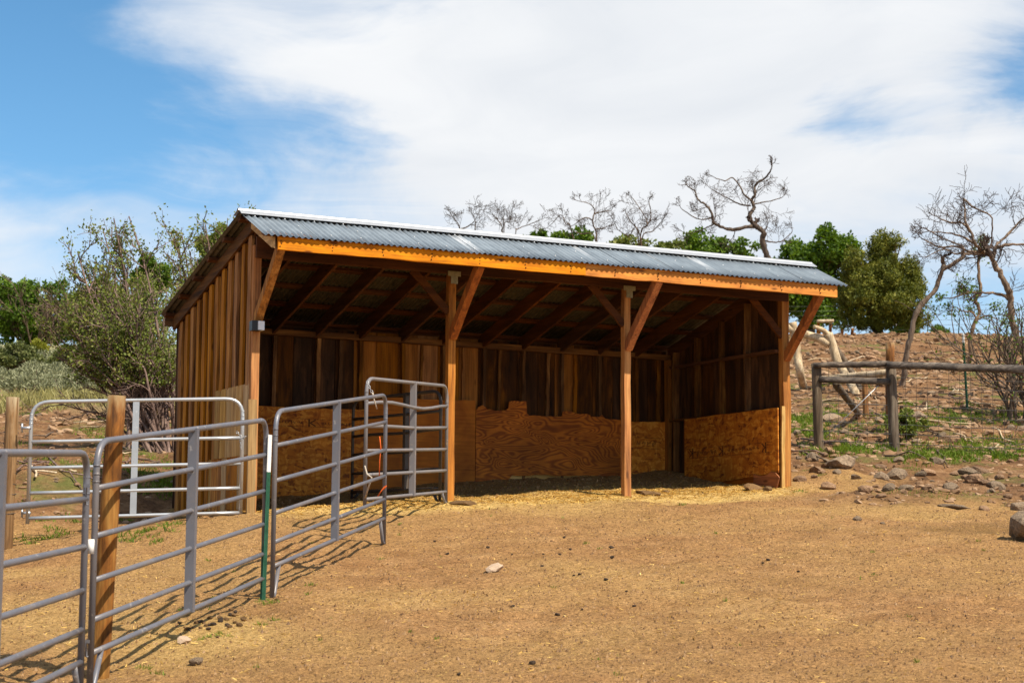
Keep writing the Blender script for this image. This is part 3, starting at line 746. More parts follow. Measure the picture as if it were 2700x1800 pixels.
# gate hinges
for v in (1128, 1352):
    a = atd(58, v, 20.12); part('hinge', MB().beam(a, atd(80, v, 20.1), .03, .03, (0, 0, 1), 1, 0).tube([a-Z3*.05, a+Z3*.05], .012, 6), 'galvanised_tube', gate)

# chain that fastens the gate, rope and twine on the panels
def chain(name, pts, label):
    t = thing(name, pts[0], label, 'chain'); pts = [np.array(p) for p in pts]
    P = []
    for a, b in zip(pts[:-1], pts[1:]):
        n = max(1, int(np.linalg.norm(b-a)/.022))
        P += [a+(b-a)*i/n for i in range(n)]
    P.append(pts[-1])
    for i in range(len(P)-1):
        c = (P[i]+P[i+1])/2; d = unit(P[i+1]-P[i]); s = unit(np.cross(d, RT if i % 2 else FW)); ring = []
        for q in range(9):
            an = 2*math.pi*q/8; ring.append(c+d*math.cos(an)*.019+s*math.sin(an)*.011)
        part('link', MB().tube(ring, .0032, 4, False), 'galvanised_tube', t)
    return t
chain('gate_chain', [atd(624, 1138, 20.48), atd(640, 1155, 20.46), atd(648, 1150, 20.45), atd(634, 1160, 20.45), atd(636, 1184, 20.46)], 'loose steel chain hanging from the end of the silver gate')
chain('panel_chain', [atd(968, 1005, 18.7), atd(974, 1022, 18.68), atd(982, 1035, 18.66)], 'short steel chain hanging from the top bend of the dusty bent panel')
solo('rope', MB().tube([atd(982, 1034, 18.66), atd(986, 1052, 18.66), atd(994, 1078, 18.66)], [.009, .008, .006], 6), 'frayed_rope', atd(994, 1078, 18.66), 'frayed pale rope end hanging below the chain on the bent panel', 'rope')
solo('rope', MB().tube(bend([atd(962, 1228, 18.7), atd(972, 1255, 18.62), atd(983, 1262, 18.6), atd(970, 1290, 18.68), atd(962, 1318, 18.72)], .02), [.011]*20, 6) if False else MB().tube([atd(962, 1228, 18.7), atd(968, 1250, 18.63), atd(980, 1258, 18.58), atd(973, 1280, 18.64), atd(963, 1312, 18.72)], .009, 6), 'frayed_rope', atd(963, 1312, 18.72), 'grey tie rope knotted low where the bent panel meets its neighbour', 'rope')
solo('baling_twine', MB().tube([atd(1001, 1150, 18.9), atd(1004, 1180, 18.9), atd(1001, 1215, 18.9), atd(1000, 1262, 18.9)], .006, 5), 'orange_twine', atd(1000, 1262, 18.9), 'orange baling twine hanging straight down between two panels', 'twine')
solo('baling_twine', MB().tube([atd(996, 1308, 18.2), atd(1006, 1293, 18.2), atd(1014, 1283, 18.2), atd(1019, 1279, 18.2), atd(1012, 1290, 18.2)], .007, 5), 'orange_twine', atd(996, 1308, 18.2), 'loose loop of orange baling twine low on the panel end', 'twine')

# T posts
def tpost(u0, D, topv, u1, label, tip, name='metal_post', mat='green_post_paint', group=None):
    b = gat(u0, D); v = 0
    t = atd(u1, topv, D); tt = thing(name, b, label, 'post', group); base = b-Z3*.2; ax = unit(t-base); s = unit(np.cross(ax, FW)); f = np.cross(s, ax)
    tipb = t-ax*tip
    part('body', MB().beam(base, tipb, .044, .006, s, 2, 0).beam(base-f*.018, tipb-f*.018, .007, .034, s, 2, 0), mat, tt)
    if tip: part('painted_tip', MB().beam(tipb, t, .045, .007, s, 1, 0).beam(tipb-f*.018, t-f*.018, .008, .035, s, 1, 0), 'white_paint', tt)
    mb = MB(); L = np.linalg.norm(tipb-b); q = .1
    while q < L: c = b+ax*q+f*.006; mb.beam(c-s*.008, c+s*.008, .012, .01, ax, 1, 0); q += .055
    part('studs', mb, mat, tt)
    return tt
tpost(702, 14.42, 1146, 710, 'green metal post with white painted tip standing between two grey panels', .29)
tpost(2552, 33.6, 879, 2539, 'green metal post with white painted tip behind the weathered rail fence', .17)

# round posts
def round_post(pb, pt, r0, r1, mat, label, name='fence_post', cat='post', group=None, chop=True):
    pb = np.array(pb); pt = np.array(pt); mb = MB(); n = 7; pts = [pb-Z3*.25+(pt-pb+Z3*.25)*i/n for i in range(n+1)]
    mb.tube(pts, [r0+(r1-r0)*i/n+(rng.random()-.5)*.004 for i in range(n+1)], 14)
    return solo(name, mb, mat, pb, label, cat, group)
g0 = gat(279, 11.4)
round_post(g0, atd(308, 1043, 11.4), .062, .057, 'fence_post_wood', 'stained wooden fence post with flat top right behind a grey panel', 'wooden_post')
round_post(gat(28, 20.25), atd(34, 1047, 20.25), .075, .072, 'worn_post_wood', 'weathered wooden post wrapped with wire that carries the silver gate', 'wooden_post')
mb = MB(); pc = gat(30, 20.25)
for k in range(9):
    z = 1.25-.11*k+.02*rng.random(); c = atd(31, 1100, 20.25); c[2] = pc[2]+z
    ring = [c+np.array([math.cos(a)*.08, math.sin(a)*.08, .012*math.sin(a+k)]) for a in np.linspace(0, 2*math.pi, 12)]
    mb.tube(ring, .0035, 4, False); e = atd(-40, 1100, 20.6); e[2] = pc[2]+z+.02*math.sin(k*2.); mb.tube([c-RT*.07, e], .003, 4, False)
solo('wire_wrap', mb, 'wire_steel', pc+Z3*.1, 'rusty fence wire wrapped round the post that carries the silver gate', 'wire')

# right hand rail fence
fA = gat(2159, 28.3); fB = gat(2358, 28.3)
tA = atd(2152, 957, 28.3); tB = atd(2349, 960, 28.3)
round_post(fA, tA, .078, .075, 'grey_post_wood', 'weathered rail fence post nearest the shed corner', 'fence_post')
round_post(fB, tB, .082, .078, 'grey_post_wood', 'weathered rail fence post with rails on both sides', 'fence_post')
tC = atd(2347, 903, 30.4); fC = gat(2346, 30.4)
round_post(fC, tC, .075, .075, 'fence_post_wood', 'tall greenish treated post with orange split top behind the rail fence', 'fence_post')
def log(p, q, r0, r1, mat, label, name='fence_rail', cat='rail', n=9, wob=.012, group=None):
    p = np.array(p); q = np.array(q); mb = MB(); pts = []; rr = []
    for i in range(n+1):
        s = i/n; pts.append(p+(q-p)*s+(rng.random(3)-.5)*wob); rr.append(r0+(r1-r0)*s+(rng.random()-.5)*.006)
    mb.tube(pts, rr, 10); return solo(name, mb, mat, (p+q)/2, label, cat, group)
log(atd(2146, 962, 28.2), atd(2350, 960, 28.2), .045, .05, 'grey_rail_wood', 'split weathered top rail between the two rail fence posts')
log(atd(2338, 962, 28.12), atd(2760, 975, 27.9), .055, .065, 'grey_rail_wood', 'long dark weathered top rail running on beyond the second fence post')
log(atd(2160, 1000, 28.22), atd(2346, 1006, 28.22), .05, .053, 'grey_rail_wood', 'grey lower brace rail between the two rail fence posts')
round_post(gat(2284, 32.5), atd(2279, 976, 32.5), .055, .05, 'fence_post_wood', 'short orange brown post behind the grey brace rail', 'fence_post')
log(atd(2165, 999, 31.6), atd(2345, 982, 30.6), .05, .06, 'bleached_wood', 'pale yellow rail sloping up behind the grey brace rail')
lg = gpix(2266, 1098)[0]
log(lg+Z3*.03, atd(2204, 1013, 28.38), .055, .058, 'grey_post_wood', 'loose grey log leaning against the brace rail of the fence', 'loose_log', 'log', wob=.008)
fw = thing('wire_fence', (fA+fB)/2, 'thin square mesh stock wire stretched along the weathered rail fence', 'wire fence')
E1 = atd(2760, 1100, 27.8)
for k in range(9):
    f = .1+.145*k; pts = []
    for p, gz_ in ((fA, fA[2]), (fB, fB[2]), (E1, h1(E1[0], E1[1]))):
        pts.append(np.array([p[0], p[1], gz_+f])-FH3*.09 if False else np.array([p[0]-FH[0]*.085, p[1]-FH[1]*.085, gz_+f]))
    full = [pts[0]+(pts[1]-pts[0])*i/6 for i in range(6)]+[pts[1]+(pts[2]-pts[1])*i/10 for i in range(11)]
    full = [p+Z3*(rng.random()-.5)*.012 for p in full]
    part('wire', MB().tube(full, .0048, 4, False), 'wire_steel', fw)
mb = MB()
for s0, s1, n in ((fA, fB, 8), (fB, E1, 14)):
    for i in range(n):
        p = s0+(s1-s0)*i/n; zz = h1(p[0], p[1]); q = np.array([p[0]-FH[0]*.085, p[1]-FH[1]*.085, zz]); mb.tube([q+Z3*.05, q+Z3*1.28], .003, 3, False)
o = part('vertical_wires', mb, 'wire_steel', fw); o['kind'] = 'stuff'
solo('brace_wire', MB().tube([atd(2176, 1153, 28.2), atd(2245, 1085, 28.2), atd(2317, 1015, 28.2)], .006, 5), 'galvanised_tube', atd(2176, 1153, 28.2), 'twisted brace wire running diagonally between the two rail fence posts', 'wire')

# far fence along the brow of the hill
for i, (u, vt, vb) in enumerate(((2158, 845, 890), (2190, 853, 890), (2221, 865, 897), (2248, 866, 895))):
    b = gat(u, 76); t = atd(u, vt, 76)
    round_post(b, t, .07, .065, 'fence_post_wood', ['far fence post under the left end of the short top rail', 'far fence post under the right end of the short top rail', 'far fence post half way between top rail and juniper', 'far fence post closest to the juniper'][i], 'fence_post')
log(atd(2154, 847, 75.9), atd(2198, 846, 75.9), .07, .07, 'bleached_wood', 'short pale top rail of the far fence beside the shed roof', wob=.004)
ff = thing('wire_fence', gat(2220, 76), 'far wire fence along the brow of the hill behind the juniper', 'wire fence')
for k in range(7):
    a = gat(1900, 76); b = gat(2420, 76); c = gat(2720, 74)
    part('wire', MB().tube([a+Z3*(.25+.2*k), (a+b)/2+Z3*(.25+.2*k), b+Z3*(.25+.2*k), c+Z3*(.25+.2*k)], .006, 3, False), 'wire_steel', ff)
for u, vt, D, tp in ((2363, 846, 76, .2), (2448, 838, 75, 0), (2530, 838, 75, 0), (2687, 838, 74, 0)):
    tpost(u, D, vt, u, 'thin far metal post with white tip beside the juniper' if tp else 'thin dark metal post on the skyline of the hill', tp, group=None if tp else 'metal posts on the skyline')
tpost(186, 44, 990, 186, 'far metal post with a long white tip among the sagebrush', .75)

# ------------------------------------------------------------------ plants
def crooked(mb, p, d, L, r, lvl, r_, wig, kids, upb=.05, rmin=.01, seg=5, tips=None, ang=.9):
    p = np.array(p, float); d = np.array(d, float); pts = [p]; st = L/seg
    for i in range(seg):
        d = unit(d+r_.normal(size=3)*wig+Z3*upb); p = p+d*st; pts.append(p)
    rr = [max(rmin, r*(1-.55*i/seg)) for i in range(seg+1)]
    mb.tube(pts, rr, 6 if r > .04 else (4 if r > .018 else 3), False)
    if tips is not None and lvl <= 1: tips.extend(pts[1:])
    if lvl <= 0: return
    for k in range(kids):
        s = .22+.78*(k+r_.random())/kids; f = s*seg; i = min(int(f), seg-1); q = pts[i]+(pts[i+1]-pts[i])*(f-i)
        ax = unit(pts[i+1]-pts[i]); sd = unit(np.cross(ax, r_.normal(size=3))); nd_ = unit(ax*math.cos(ang)+sd*math.sin(ang)*(1 if r_.random() < .9 else .5))
        crooked(mb, q, nd_, L*(.5+.25*r_.random())*(1.15-.4*s), r*.6*(1.1-.3*s), lvl-1, r_, wig, kids, upb, rmin, seg, tips, ang)
def pxpath(pts, D, r_, dep=.25):
    out = []; off = 0
    for i, (u, v) in enumerate(pts):
        if i: off += r_.normal()*dep
        out.append(atd(u, v, D+off*.6))
    return out
def smooth(pts, n=3):
    pts = [np.array(p) for p in pts]; out = []
    for i in range(len(pts)-1):
        p0, p1_, p2_, p3_ = pts[max(i-1, 0)], pts[i], pts[i+1], pts[min(i+2, len(pts)-1)]
        for k in range(n):
            t = k/n; out.append(.5*((2*p1_)+(-p0+p2_)*t+(2*p0-5*p1_+4*p2_-p3_)*t*t+(-p0+3*p1_-3*p2_+p3_)*t**3))
    return out+[pts[-1]]
def dead_tree(name, base, limbs, label, seed, twigL, lvl=2, kids=5, wig=.3, rmin=.011, mat='bark', every=1.0, upb=.05, leaves=0, group=None, leafmat='oak_leaf'):
    """limbs: list of (path points, r0, r1); twigs sprout along every limb but the bare lower trunk"""
    r_ = np.random.default_rng(seed); t = thing(name, base, label, 'tree', group); mt = MB(); mc = MB(); tips = []
    for j, (pth, r0, r1, sp0) in enumerate(limbs):
        P = smooth(pth, 4); n = len(P); P = [P[0]]+[p+r_.normal(size=3)*min(r0, .06)*.17 for p in P[1:-1]]+[P[-1]]; mt.tube(P, [(r0+(r1-r0)*i/(n-1))*(1+r_.normal()*.1)*.85 for i in range(n)], 8, False)
        ln = sum(np.linalg.norm(P[i+1]-P[i]) for i in range(n-1)); cnt = max(2, int(ln*(1-sp0)*every))
        for k in range(cnt):
            s = sp0+(1-sp0)*(k+r_.random())/cnt; i = min(int(s*(n-1)), n-2); q = P[i]; ax = unit(P[i+1]-P[i]); sd = unit(np.cross(ax, r_.normal(size=3)))
            crooked(mc, q, unit(ax*.5+sd*.9+Z3*.2), twigL*(.55+.7*r_.random()), max(rmin*1.5, min((r0+(r1-r0)*s)*.35, .02)), lvl, r_, wig, kids, upb, rmin, tips=tips)
        crooked(mc, P[-1], unit(P[-1]-P[-2]), twigL*.5, r1, lvl, r_, wig, kids, upb, rmin, tips=tips)
    part('trunk', mt, mat, t); part('crown', mc, 'twig_bark', t)
    if leaves:
        T = np.array(tips); c = T[r_.integers(0, len(T), leaves)]+r_.normal(size=(leaves, 3))*.06
        link('leaves', quads('leaves', leaf_quads(c, np.full(leaves, .07), r_), r_.random(leaves), leafmat, base), None, t)
    return t
# tall bare oak behind the roof
Z5 = lambda x, y: (1700+x/3.015, 380+y/3.015)
r_ = np.random.default_rng(2); D = 62
b = gat(2028, D)
tr = [b]+pxpath([Z5(*q) for q in ((985, 960), (975, 905), (950, 830), (935, 750), (945, 700), (900, 665))], D, r_, .05)
a1 = pxpath([Z5(*q) for q in ((900, 665), (845, 610), (835, 560), (868, 505), (850, 450), (880, 400), (872, 345), (905, 300), (960, 270), (1000, 210))], D, r_)
a2 = pxpath([Z5(*q) for q in ((920, 675), (880, 655), (800, 660), (700, 680), (620, 660), (550, 625), (530, 540), (480, 480), (420, 440), (400, 380), (345, 340))], D, r_)
a3 = pxpath([Z5(*q) for q in ((850, 450), (790, 400), (760, 340), (700, 270), (640, 290), (560, 270))], D, r_)
a4 = pxpath([Z5(*q) for q in ((545, 580), (470, 600), (390, 580), (300, 520))], D, r_)
a5 = pxpath([Z5(*q) for q in ((560, 630), (500, 660), (430, 690), (340, 710))], D, r_)
a6 = pxpath([Z5(*q) for q in ((865, 480), (930, 465), (1010, 450), (1090, 425))], D, r_)
a7 = pxpath([Z5(*q) for q in ((960, 770), (1030, 780), (1100, 765), (1170, 700))], D, r_)
a8 = pxpath([Z5(*q) for q in ((840, 490), (760, 480), (680, 440), (600, 400), (520, 350))], D, r_)
dead_tree('bare_oak_tree', b, [(tr, .13, .095, .7), (a1, .09, .03, .1), (a2, .085, .025, .15), (a3, .04, .016, .1), (a4, .032, .014, .1), (a5, .032, .014, .1), (a6, .03, .014, .2), (a7, .032, .014, .1), (a8, .034, .014, .1)],
          'tall crooked leafless oak rising above the right part of the shed roof', 21, .82, 2, 5, .22, .0058, every=2.1)
# lower bare trees behind the roof
ZT = lambda x, y: (1150+x/3.92, 380+y/3.92)
for i, (u, D, limbs, lab) in enumerate((
    (1225, 70, (((240, 960), (240, 850), (200, 790), (155, 730)), ((245, 880), (330, 850), (400, 790), (440, 700)), ((400, 900), (400, 800), (375, 730))), 'small leafless tree showing only its twig tips, farthest from the juniper'),
    (1345, 70, (((690, 980), (680, 850), (640, 790), (600, 740)), ((700, 900), (760, 800), (780, 680)), ((820, 960), (840, 880), (960, 830), (1060, 790)), ((700, 850), (690, 740))), 'leafless spreading tree behind the ridge of the shed roof, second from the roof gable'),
    (1560, 68, (((1660, 1020), (1650, 900), (1615, 800), (1640, 690), (1590, 620), (1480, 590)), ((1620, 790), (1540, 760), (1430, 830)), ((1650, 880), (1720, 870), (1770, 850)), ((1400, 900), (1340, 830), (1290, 730), (1200, 820)), ((1640, 720), (1720, 700), (1800, 690)), ((1650, 1000), (1500, 930), (1400, 900))), 'leafless oak with one upright twisted stem behind the shed roof'),
    (1690, 66, (((2120, 1060), (2110, 960), (2080, 880), (2000, 790), (1960, 700)), ((2110, 960), (2180, 840), (2140, 720), (2030, 560)), ((2120, 1000), (2240, 900), (2330, 800)), ((2080, 900), (1990, 950), (1880, 880), (1840, 810)), ((2160, 860), (2220, 760), (2200, 600))), 'bushy leafless tree with upward sweeping twigs behind the shed roof'))):
    b = gat(u, D); r_ = np.random.default_rng(40+i); L = []
    for j, l in enumerate(limbs):
        P = pxpath([ZT(*q) for q in l], D, r_, .2)
        if j == 0: P = [b, b+(P[0]-b)*.5+np.array([.1, 0, 0])]+P
        elif l[0][1] > 890: P = [b+Z3*1.0]+P
        L.append((P, .05 if j == 0 else .032, .014, .45 if j == 0 else .1))
    dead_tree('bare_tree', b, L, lab, 60+i, .62, 2, 4, .22, .0058, every=1.8)
# trees beyond the rail fence
Z6 = lambda x, y: (2200+x/3.266, 480+y/3.266)
D = 39.5; b = gat(2381, D); r_ = np.random.default_rng(5)
dead_tree('leaning_tree', b, [([b]+pxpath([Z6(*q) for q in ((605, 1620), (615, 1500), (650, 1350), (690, 1170), (760, 1040), (870, 930), (900, 830), (950, 745), (1080, 670), (1130, 620), (1230, 620))], D, r_, .06), .082, .04, .72),
          (pxpath([Z6(*q) for q in ((950, 745), (935, 690), (940, 640))], D, r_), .07, .03, .6), (pxpath([Z6(*q) for q in ((1100, 640), (1110, 560), (1020, 520), (900, 470), (790, 400))], D, r_), .03, .012, .1), (pxpath([Z6(*q) for q in ((1120, 600), (1040, 620), (940, 580), (800, 640))], D, r_), .025, .012, .1)],
          'leaning grey trunk with twiggy leafless top bending over the rail fence', 71, .55, 2, 5, .24, .0042, every=2.6, mat='pale_bark')
D = 46; b = gat(2557, D)
dead_tree('slender_tree', b, [([b]+pxpath([Z6(*q) for q in ((1172, 1480), (1180, 1300), (1215, 1200), (1250, 1110), (1215, 1010), (1260, 950), (1250, 850), (1240, 700), (1250, 600))], D, r_, .06), .07, .04, .3),
          (pxpath([Z6(*q) for q in ((1260, 960), (1150, 950), (1050, 990), (960, 1000))], D, r_), .04, .015, .2), (pxpath([Z6(*q) for q in ((1225, 1170), (1180, 1120), (1100, 1110), (1060, 1080))], D, r_), .03, .012, .2), (pxpath([Z6(*q) for q in ((1240, 1180), (1320, 1150), (1420, 1190))], D, r_), .03, .012, .2)],
          'slender wavy tree trunk with a few green leaf sprays behind the tipped metal post', 72, .6, 2, 5, .24, .0045, every=1.6, mat='pale_bark', leaves=900, leafmat='oak_leaf')
D = 36.5; b = gat(2712, D)
dead_tree('bare_oak_tree', b, [([b]+pxpath([Z6(*q) for q in ((1690, 1700), (1640, 1500), (1570, 1330), (1520, 1150), (1515, 1000), (1480, 900), (1420, 770), (1370, 680), (1340, 620))], D, r_, .06), .085, .06, .75),
          (pxpath([Z6(*q) for q in ((1500, 1010), (1440, 970), (1340, 955), (1260, 950))], D, r_), .045, .02, .2),
          (pxpath([Z6(*q) for q in ((1345, 630), (1280, 600), (1220, 540), (1170, 430), (1130, 330), (1120, 220), (1115, 140))], D, r_), .05, .011, .1),
          (pxpath([Z6(*q) for q in ((1170, 430), (1100, 350), (1000, 350), (900, 310))], D, r_), .035, .014, .1),
          (pxpath([Z6(*q) for q in ((1120, 150), (1200, 220), (1340, 290), (1360, 400), (1350, 540))], D, r_), .025, .014, .1),
          (pxpath([Z6(*q) for q in ((1370, 650), (1390, 560), (1440, 500), (1560, 380), (1660, 280))], D, r_), .045, .02, .1),
          (pxpath([Z6(*q) for q in ((1290, 600), (1180, 600), (1050, 550), (900, 560), (780, 500))], D, r_), .035, .014, .1),
          (pxpath([Z6(*q) for q in ((1400, 560), (1500, 540), (1640, 540))], D, r_), .045, .02, .1),
          (pxpath([Z6(*q) for q in ((1220, 540), (1100, 470), (980, 440), (840, 430))], D, r_), .03, .012, .1)],
          'big twisted leafless oak reaching over the right end of the rail fence', 73, .62, 2, 5, .24, .0042, every=2.8, mat='pale_bark')
b = gat(2700, 38.5)
# gnarled stems at the end of the rail
def stem_clump(name, base, n, h, spread, label, seed, r0=.05, lvl=1, leaves=0, leafmat='oak_leaf', lsize=.06, mat='bark', wig=.16, cat='shrub', group=None, lean=(0, 0, 0), kids=5):
    r_ = np.random.default_rng(seed); t = thing(name, base, label, cat, group); mb = MB(); tips = []
    for k in range(n):
        a = 2*math.pi*(k+r_.random())/n; d = unit(np.array([math.cos(a)*spread, math.sin(a)*spread, 1])+np.array(lean))
        crooked(mb, np.array(base)-Z3*.08+np.array([math.cos(a), math.sin(a), 0])*.14, d, h*(.75+.4*r_.random()), r0*(.7+.5*r_.random()), lvl, r_, wig, kids, .03, .007, 7, tips, .6)
    part('stems', mb, mat, t)
    if leaves:
        T = np.array(tips); c = T[r_.integers(0, len(T), leaves)]+r_.normal(size=(leaves, 3))*lsize
        link('leaves', quads('leaves', leaf_quads(c, np.full(leaves, lsize), r_), r_.random(leaves), leafmat, base), None, t)
    return t
stem_clump('stem_thicket', gat(2688, 32.5), 9, 1.5, .35, 'clump of gnarled grey stems at the right end of the rail fence', 81, .04, 2, 700, lsize=.05)
stem_clump('bare_bush', gat(2740, 34), 4, 2.2, .6, 'bare arching branches sweeping over the end of the rail fence', 82, .022, 1, 0, lean=(-.75, .25, 0))

def blob_points(n, blobs, r_, shell=.55):
    """points spread through lumpy ellipsoids, denser towards their skins"""
    w = np.array([b[1][0]*b[1][1]*b[1][2] for b in blobs])**.75; k = r_.choice(len(blobs), n, p=w/w.sum())
    C_ = np.array([b[0] for b in blobs])[k]; Rr = np.array([b[1] for b in blobs])[k]
    d = unit(r_.normal(size=(n, 3))); rad = (shell+(1-shell)*r_.random(n)**.6)[:, None]*(1+.12*r_.normal(size=(n, 1)))
    return C_+d*Rr*rad
def leafy_tree(name, base, blobs, nleaf, lsize, leafmat, label, seed, trunk=.1, cat='tree', group=None, elong=1.5, up=.3, tuft=0, stems=3):
    """blobs: (centre, radii) in the crown; built of sub-clumps so that the outline breaks up"""
    r_ = np.random.default_rng(seed); t = thing(name, base, label, cat, group); base = np.array(base)
    sub = []
    for c, rad in blobs:
        m = max(6, int(14*(np.prod(rad)**(1/3))))
        for _ in range(m):
            d = unit(r_.normal(size=3)); q = np.array(c)+d*np.array(rad)*(.45+.45*r_.random()); sub.append((q, np.array(rad)*(.26+.2*r_.random())))
    mb = MB(); top = np.mean([b[0] for b in blobs], 0)
    for k in range(stems):
        tgt = np.array(blobs[k % len(blobs)][0]); mid = base+(tgt-base)*.5+r_.normal(size=3)*.15; p0 = base-Z3*.15+np.array([(k-stems/2)*trunk*.5, 0, 0])
        mb.tube(smooth([p0, mid, tgt], 4), [trunk*(1-.6*i/8) for i in range(9)], 7, False)
    for q, rad in sub[::2]:
        o_ = base+(top-base)*(.35+.5*r_.random()); mb.tube(smooth([o_, (o_+q)/2+r_.normal(size=3)*.1, q], 3), [trunk*.3*(1-.7*i/6)+.004 for i in range(7)], 4, False)
    part('trunk', mb, 'bark', t)
    if tuft:
        nt_ = nleaf//tuft; tc = blob_points(nt_, sub, r_, .6); od = unit(tc-top+r_.normal(size=tc.shape)*.5)
        c = np.repeat(tc, tuft, 0)+r_.normal(size=(nt_*tuft, 3))*lsize*.55; rv = np.clip(np.repeat(r_.random(nt_), tuft)*.7+r_.random(nt_*tuft)*.3, 0, 1)
        V = leaf_quads(c, np.full(len(c), lsize), r_, elong, up)
    else:
        c = blob_points(nleaf, sub, r_, .5); V = leaf_quads(c, np.full(nleaf, lsize), r_, elong, up); rv = r_.random(nleaf)
    link('crown', quads('crown', V, rv, leafmat, base), None, t)
    return t
def pblob(u, v, D, ru, rv, rd=None): s = D/F; return (atd(u, v, D), np.array([ru*s, (rd or ru)*s, rv*s]))
# juniper
D = 70; b = gat(2332, D)
leafy_tree('juniper_tree', b, [pblob(2325, 690, D, 62, 80), pblob(2290, 760, D, 85, 75), pblob(2375, 770, D, 75, 85), pblob(2330, 810, D, 95, 55), pblob(2245, 830, D, 45, 45), pblob(2410, 835, D, 40, 45), pblob(2345, 640, D, 40, 35), pblob(2250, 720, D, 40, 60), pblob(2300, 860, D, 50, 22)],
           84000, .1, 'juniper_leaf', 'dense olive green juniper standing beyond the right end of the roof', 91, .16, elong=2.6, up=.9, tuft=14, stems=2)
# green oaks behind shed and juniper
D = 84
for i, (u, bl, lab) in enumerate(((2160, ((2110, 690, 70, 70), (2190, 660, 70, 55), (2140, 760, 80, 90), (2080, 770, 55, 75), (2240, 680, 50, 60), (2220, 790, 60, 80)), 'broad bright green oak between the shed roof and the juniper'),
                                  (1875, ((1840, 645, 50, 38), (1900, 652, 45, 32), (1965, 655, 50, 30), (1870, 710, 95, 60)), 'low green oak crown under the tall crooked bare oak'),
                                  (1520, ((1500, 632, 60, 36), (1545, 634, 40, 30), (1510, 690, 80, 50)), 'green oak top peeping over the roof beside the twisted bare oak'),
                                  (1420, ((1415, 625, 26, 24), (1375, 640, 30, 15), (1410, 670, 50, 40)), 'smallest green tree top peeping over the ridge of the roof'),
                                  (1660, ((1650, 652, 60, 28), (1720, 656, 65, 28), (1790, 658, 55, 26), (1690, 705, 95, 40)), 'olive green brush line peeping over the roof below the bushy bare tree'))):
    b = gat(u, D+i); leafy_tree('green_oak_tree', b, [pblob(a, v, D+i, p, q, p*.8) for a, v, p, q in bl], (26000, 9000, 6000, 4000, 8000)[i], .17, 'oak_leaf' if i != 4 else 'shrub_leaf', lab, 100+i, .1, stems=4)
leafy_tree('green_bush', gat(2475, 88), [pblob(2478, 885, 88, 36, 24), pblob(2450, 892, 88, 30, 14)], 2500, .14, 'oak_leaf', 'small round green bush on the skyline right of the leaning trunk', 110, .05, 'bush')
leafy_tree('green_bush', gat(2395, 86), [pblob(2385, 865, 86, 50, 28), pblob(2350, 880, 86, 40, 20)], 3500, .14, 'oak_leaf', 'green bush behind the foot of the juniper', 111, .05, 'bush')
# left: brush and trees
D = 72
for i, (u, D, bl, n, mt_, sz, lab) in enumerate((
    (60, 72, ((30, 785, 60, 48), (90, 790, 70, 58), (60, 860, 90, 60), (10, 850, 50, 60), (150, 785, 45, 45), (180, 840, 60, 50), (120, 870, 70, 50)), 26000, 'oak_leaf', .13, 'dark green oak thicket at the left above the sagebrush'),
    (395, 66, ((392, 695, 42, 32), (400, 740, 60, 45), (360, 760, 50, 40)), 7000, 'oak_leaf', .12, 'round green tree top rising behind the thin leaved shrub'),
    (560, 62, ((555, 650, 40, 55), (590, 640, 40, 60), (540, 720, 45, 50)), 6500, 'shrub_leaf', .11, 'yellowish green tree behind the gable end of the shed'),
    (250, 66, ((230, 800, 55, 40), (290, 780, 55, 50), (250, 860, 80, 60), (340, 810, 70, 70), (420, 800, 50, 70)), 14000, 'shrub_leaf', .11, 'grey green brush thicket behind the thin leaved shrub'),
    (40, 52, ((30, 930, 60, 35), (70, 950, 50, 40), (10, 960, 45, 40)), 6500, 'brush_leaf', .08, 'grey brown bush at the foot of the dark oak thicket'),
    (190, 50, ((170, 940, 55, 40), (225, 945, 45, 38), (195, 975, 60, 30)), 7000, 'brush_leaf', .08, 'rounded grey green bush beside the yellow broom'))):
    b = gat(u, D); leafy_tree('oak_thicket' if i == 0 else ('green_tree' if i < 3 else 'brush'), b, [pblob(a, v, D, p, q) for a, v, p, q in bl], n, sz, mt_, lab, 120+i, .07, 'tree' if i < 3 else 'bush', stems=5)
# bare twigs over the thicket
for i, (u, D, h, lab) in enumerate(((90, 71, 2.3, 'grey bare twigs poking out of the dark oak thicket'), (240, 67, 2.2, 'grey bare twigs poking out of the grey green brush'))):
    stem_clump('bare_bush', gat(u, D), 12, h, .55, lab, 140+i, .035, 2, 0)
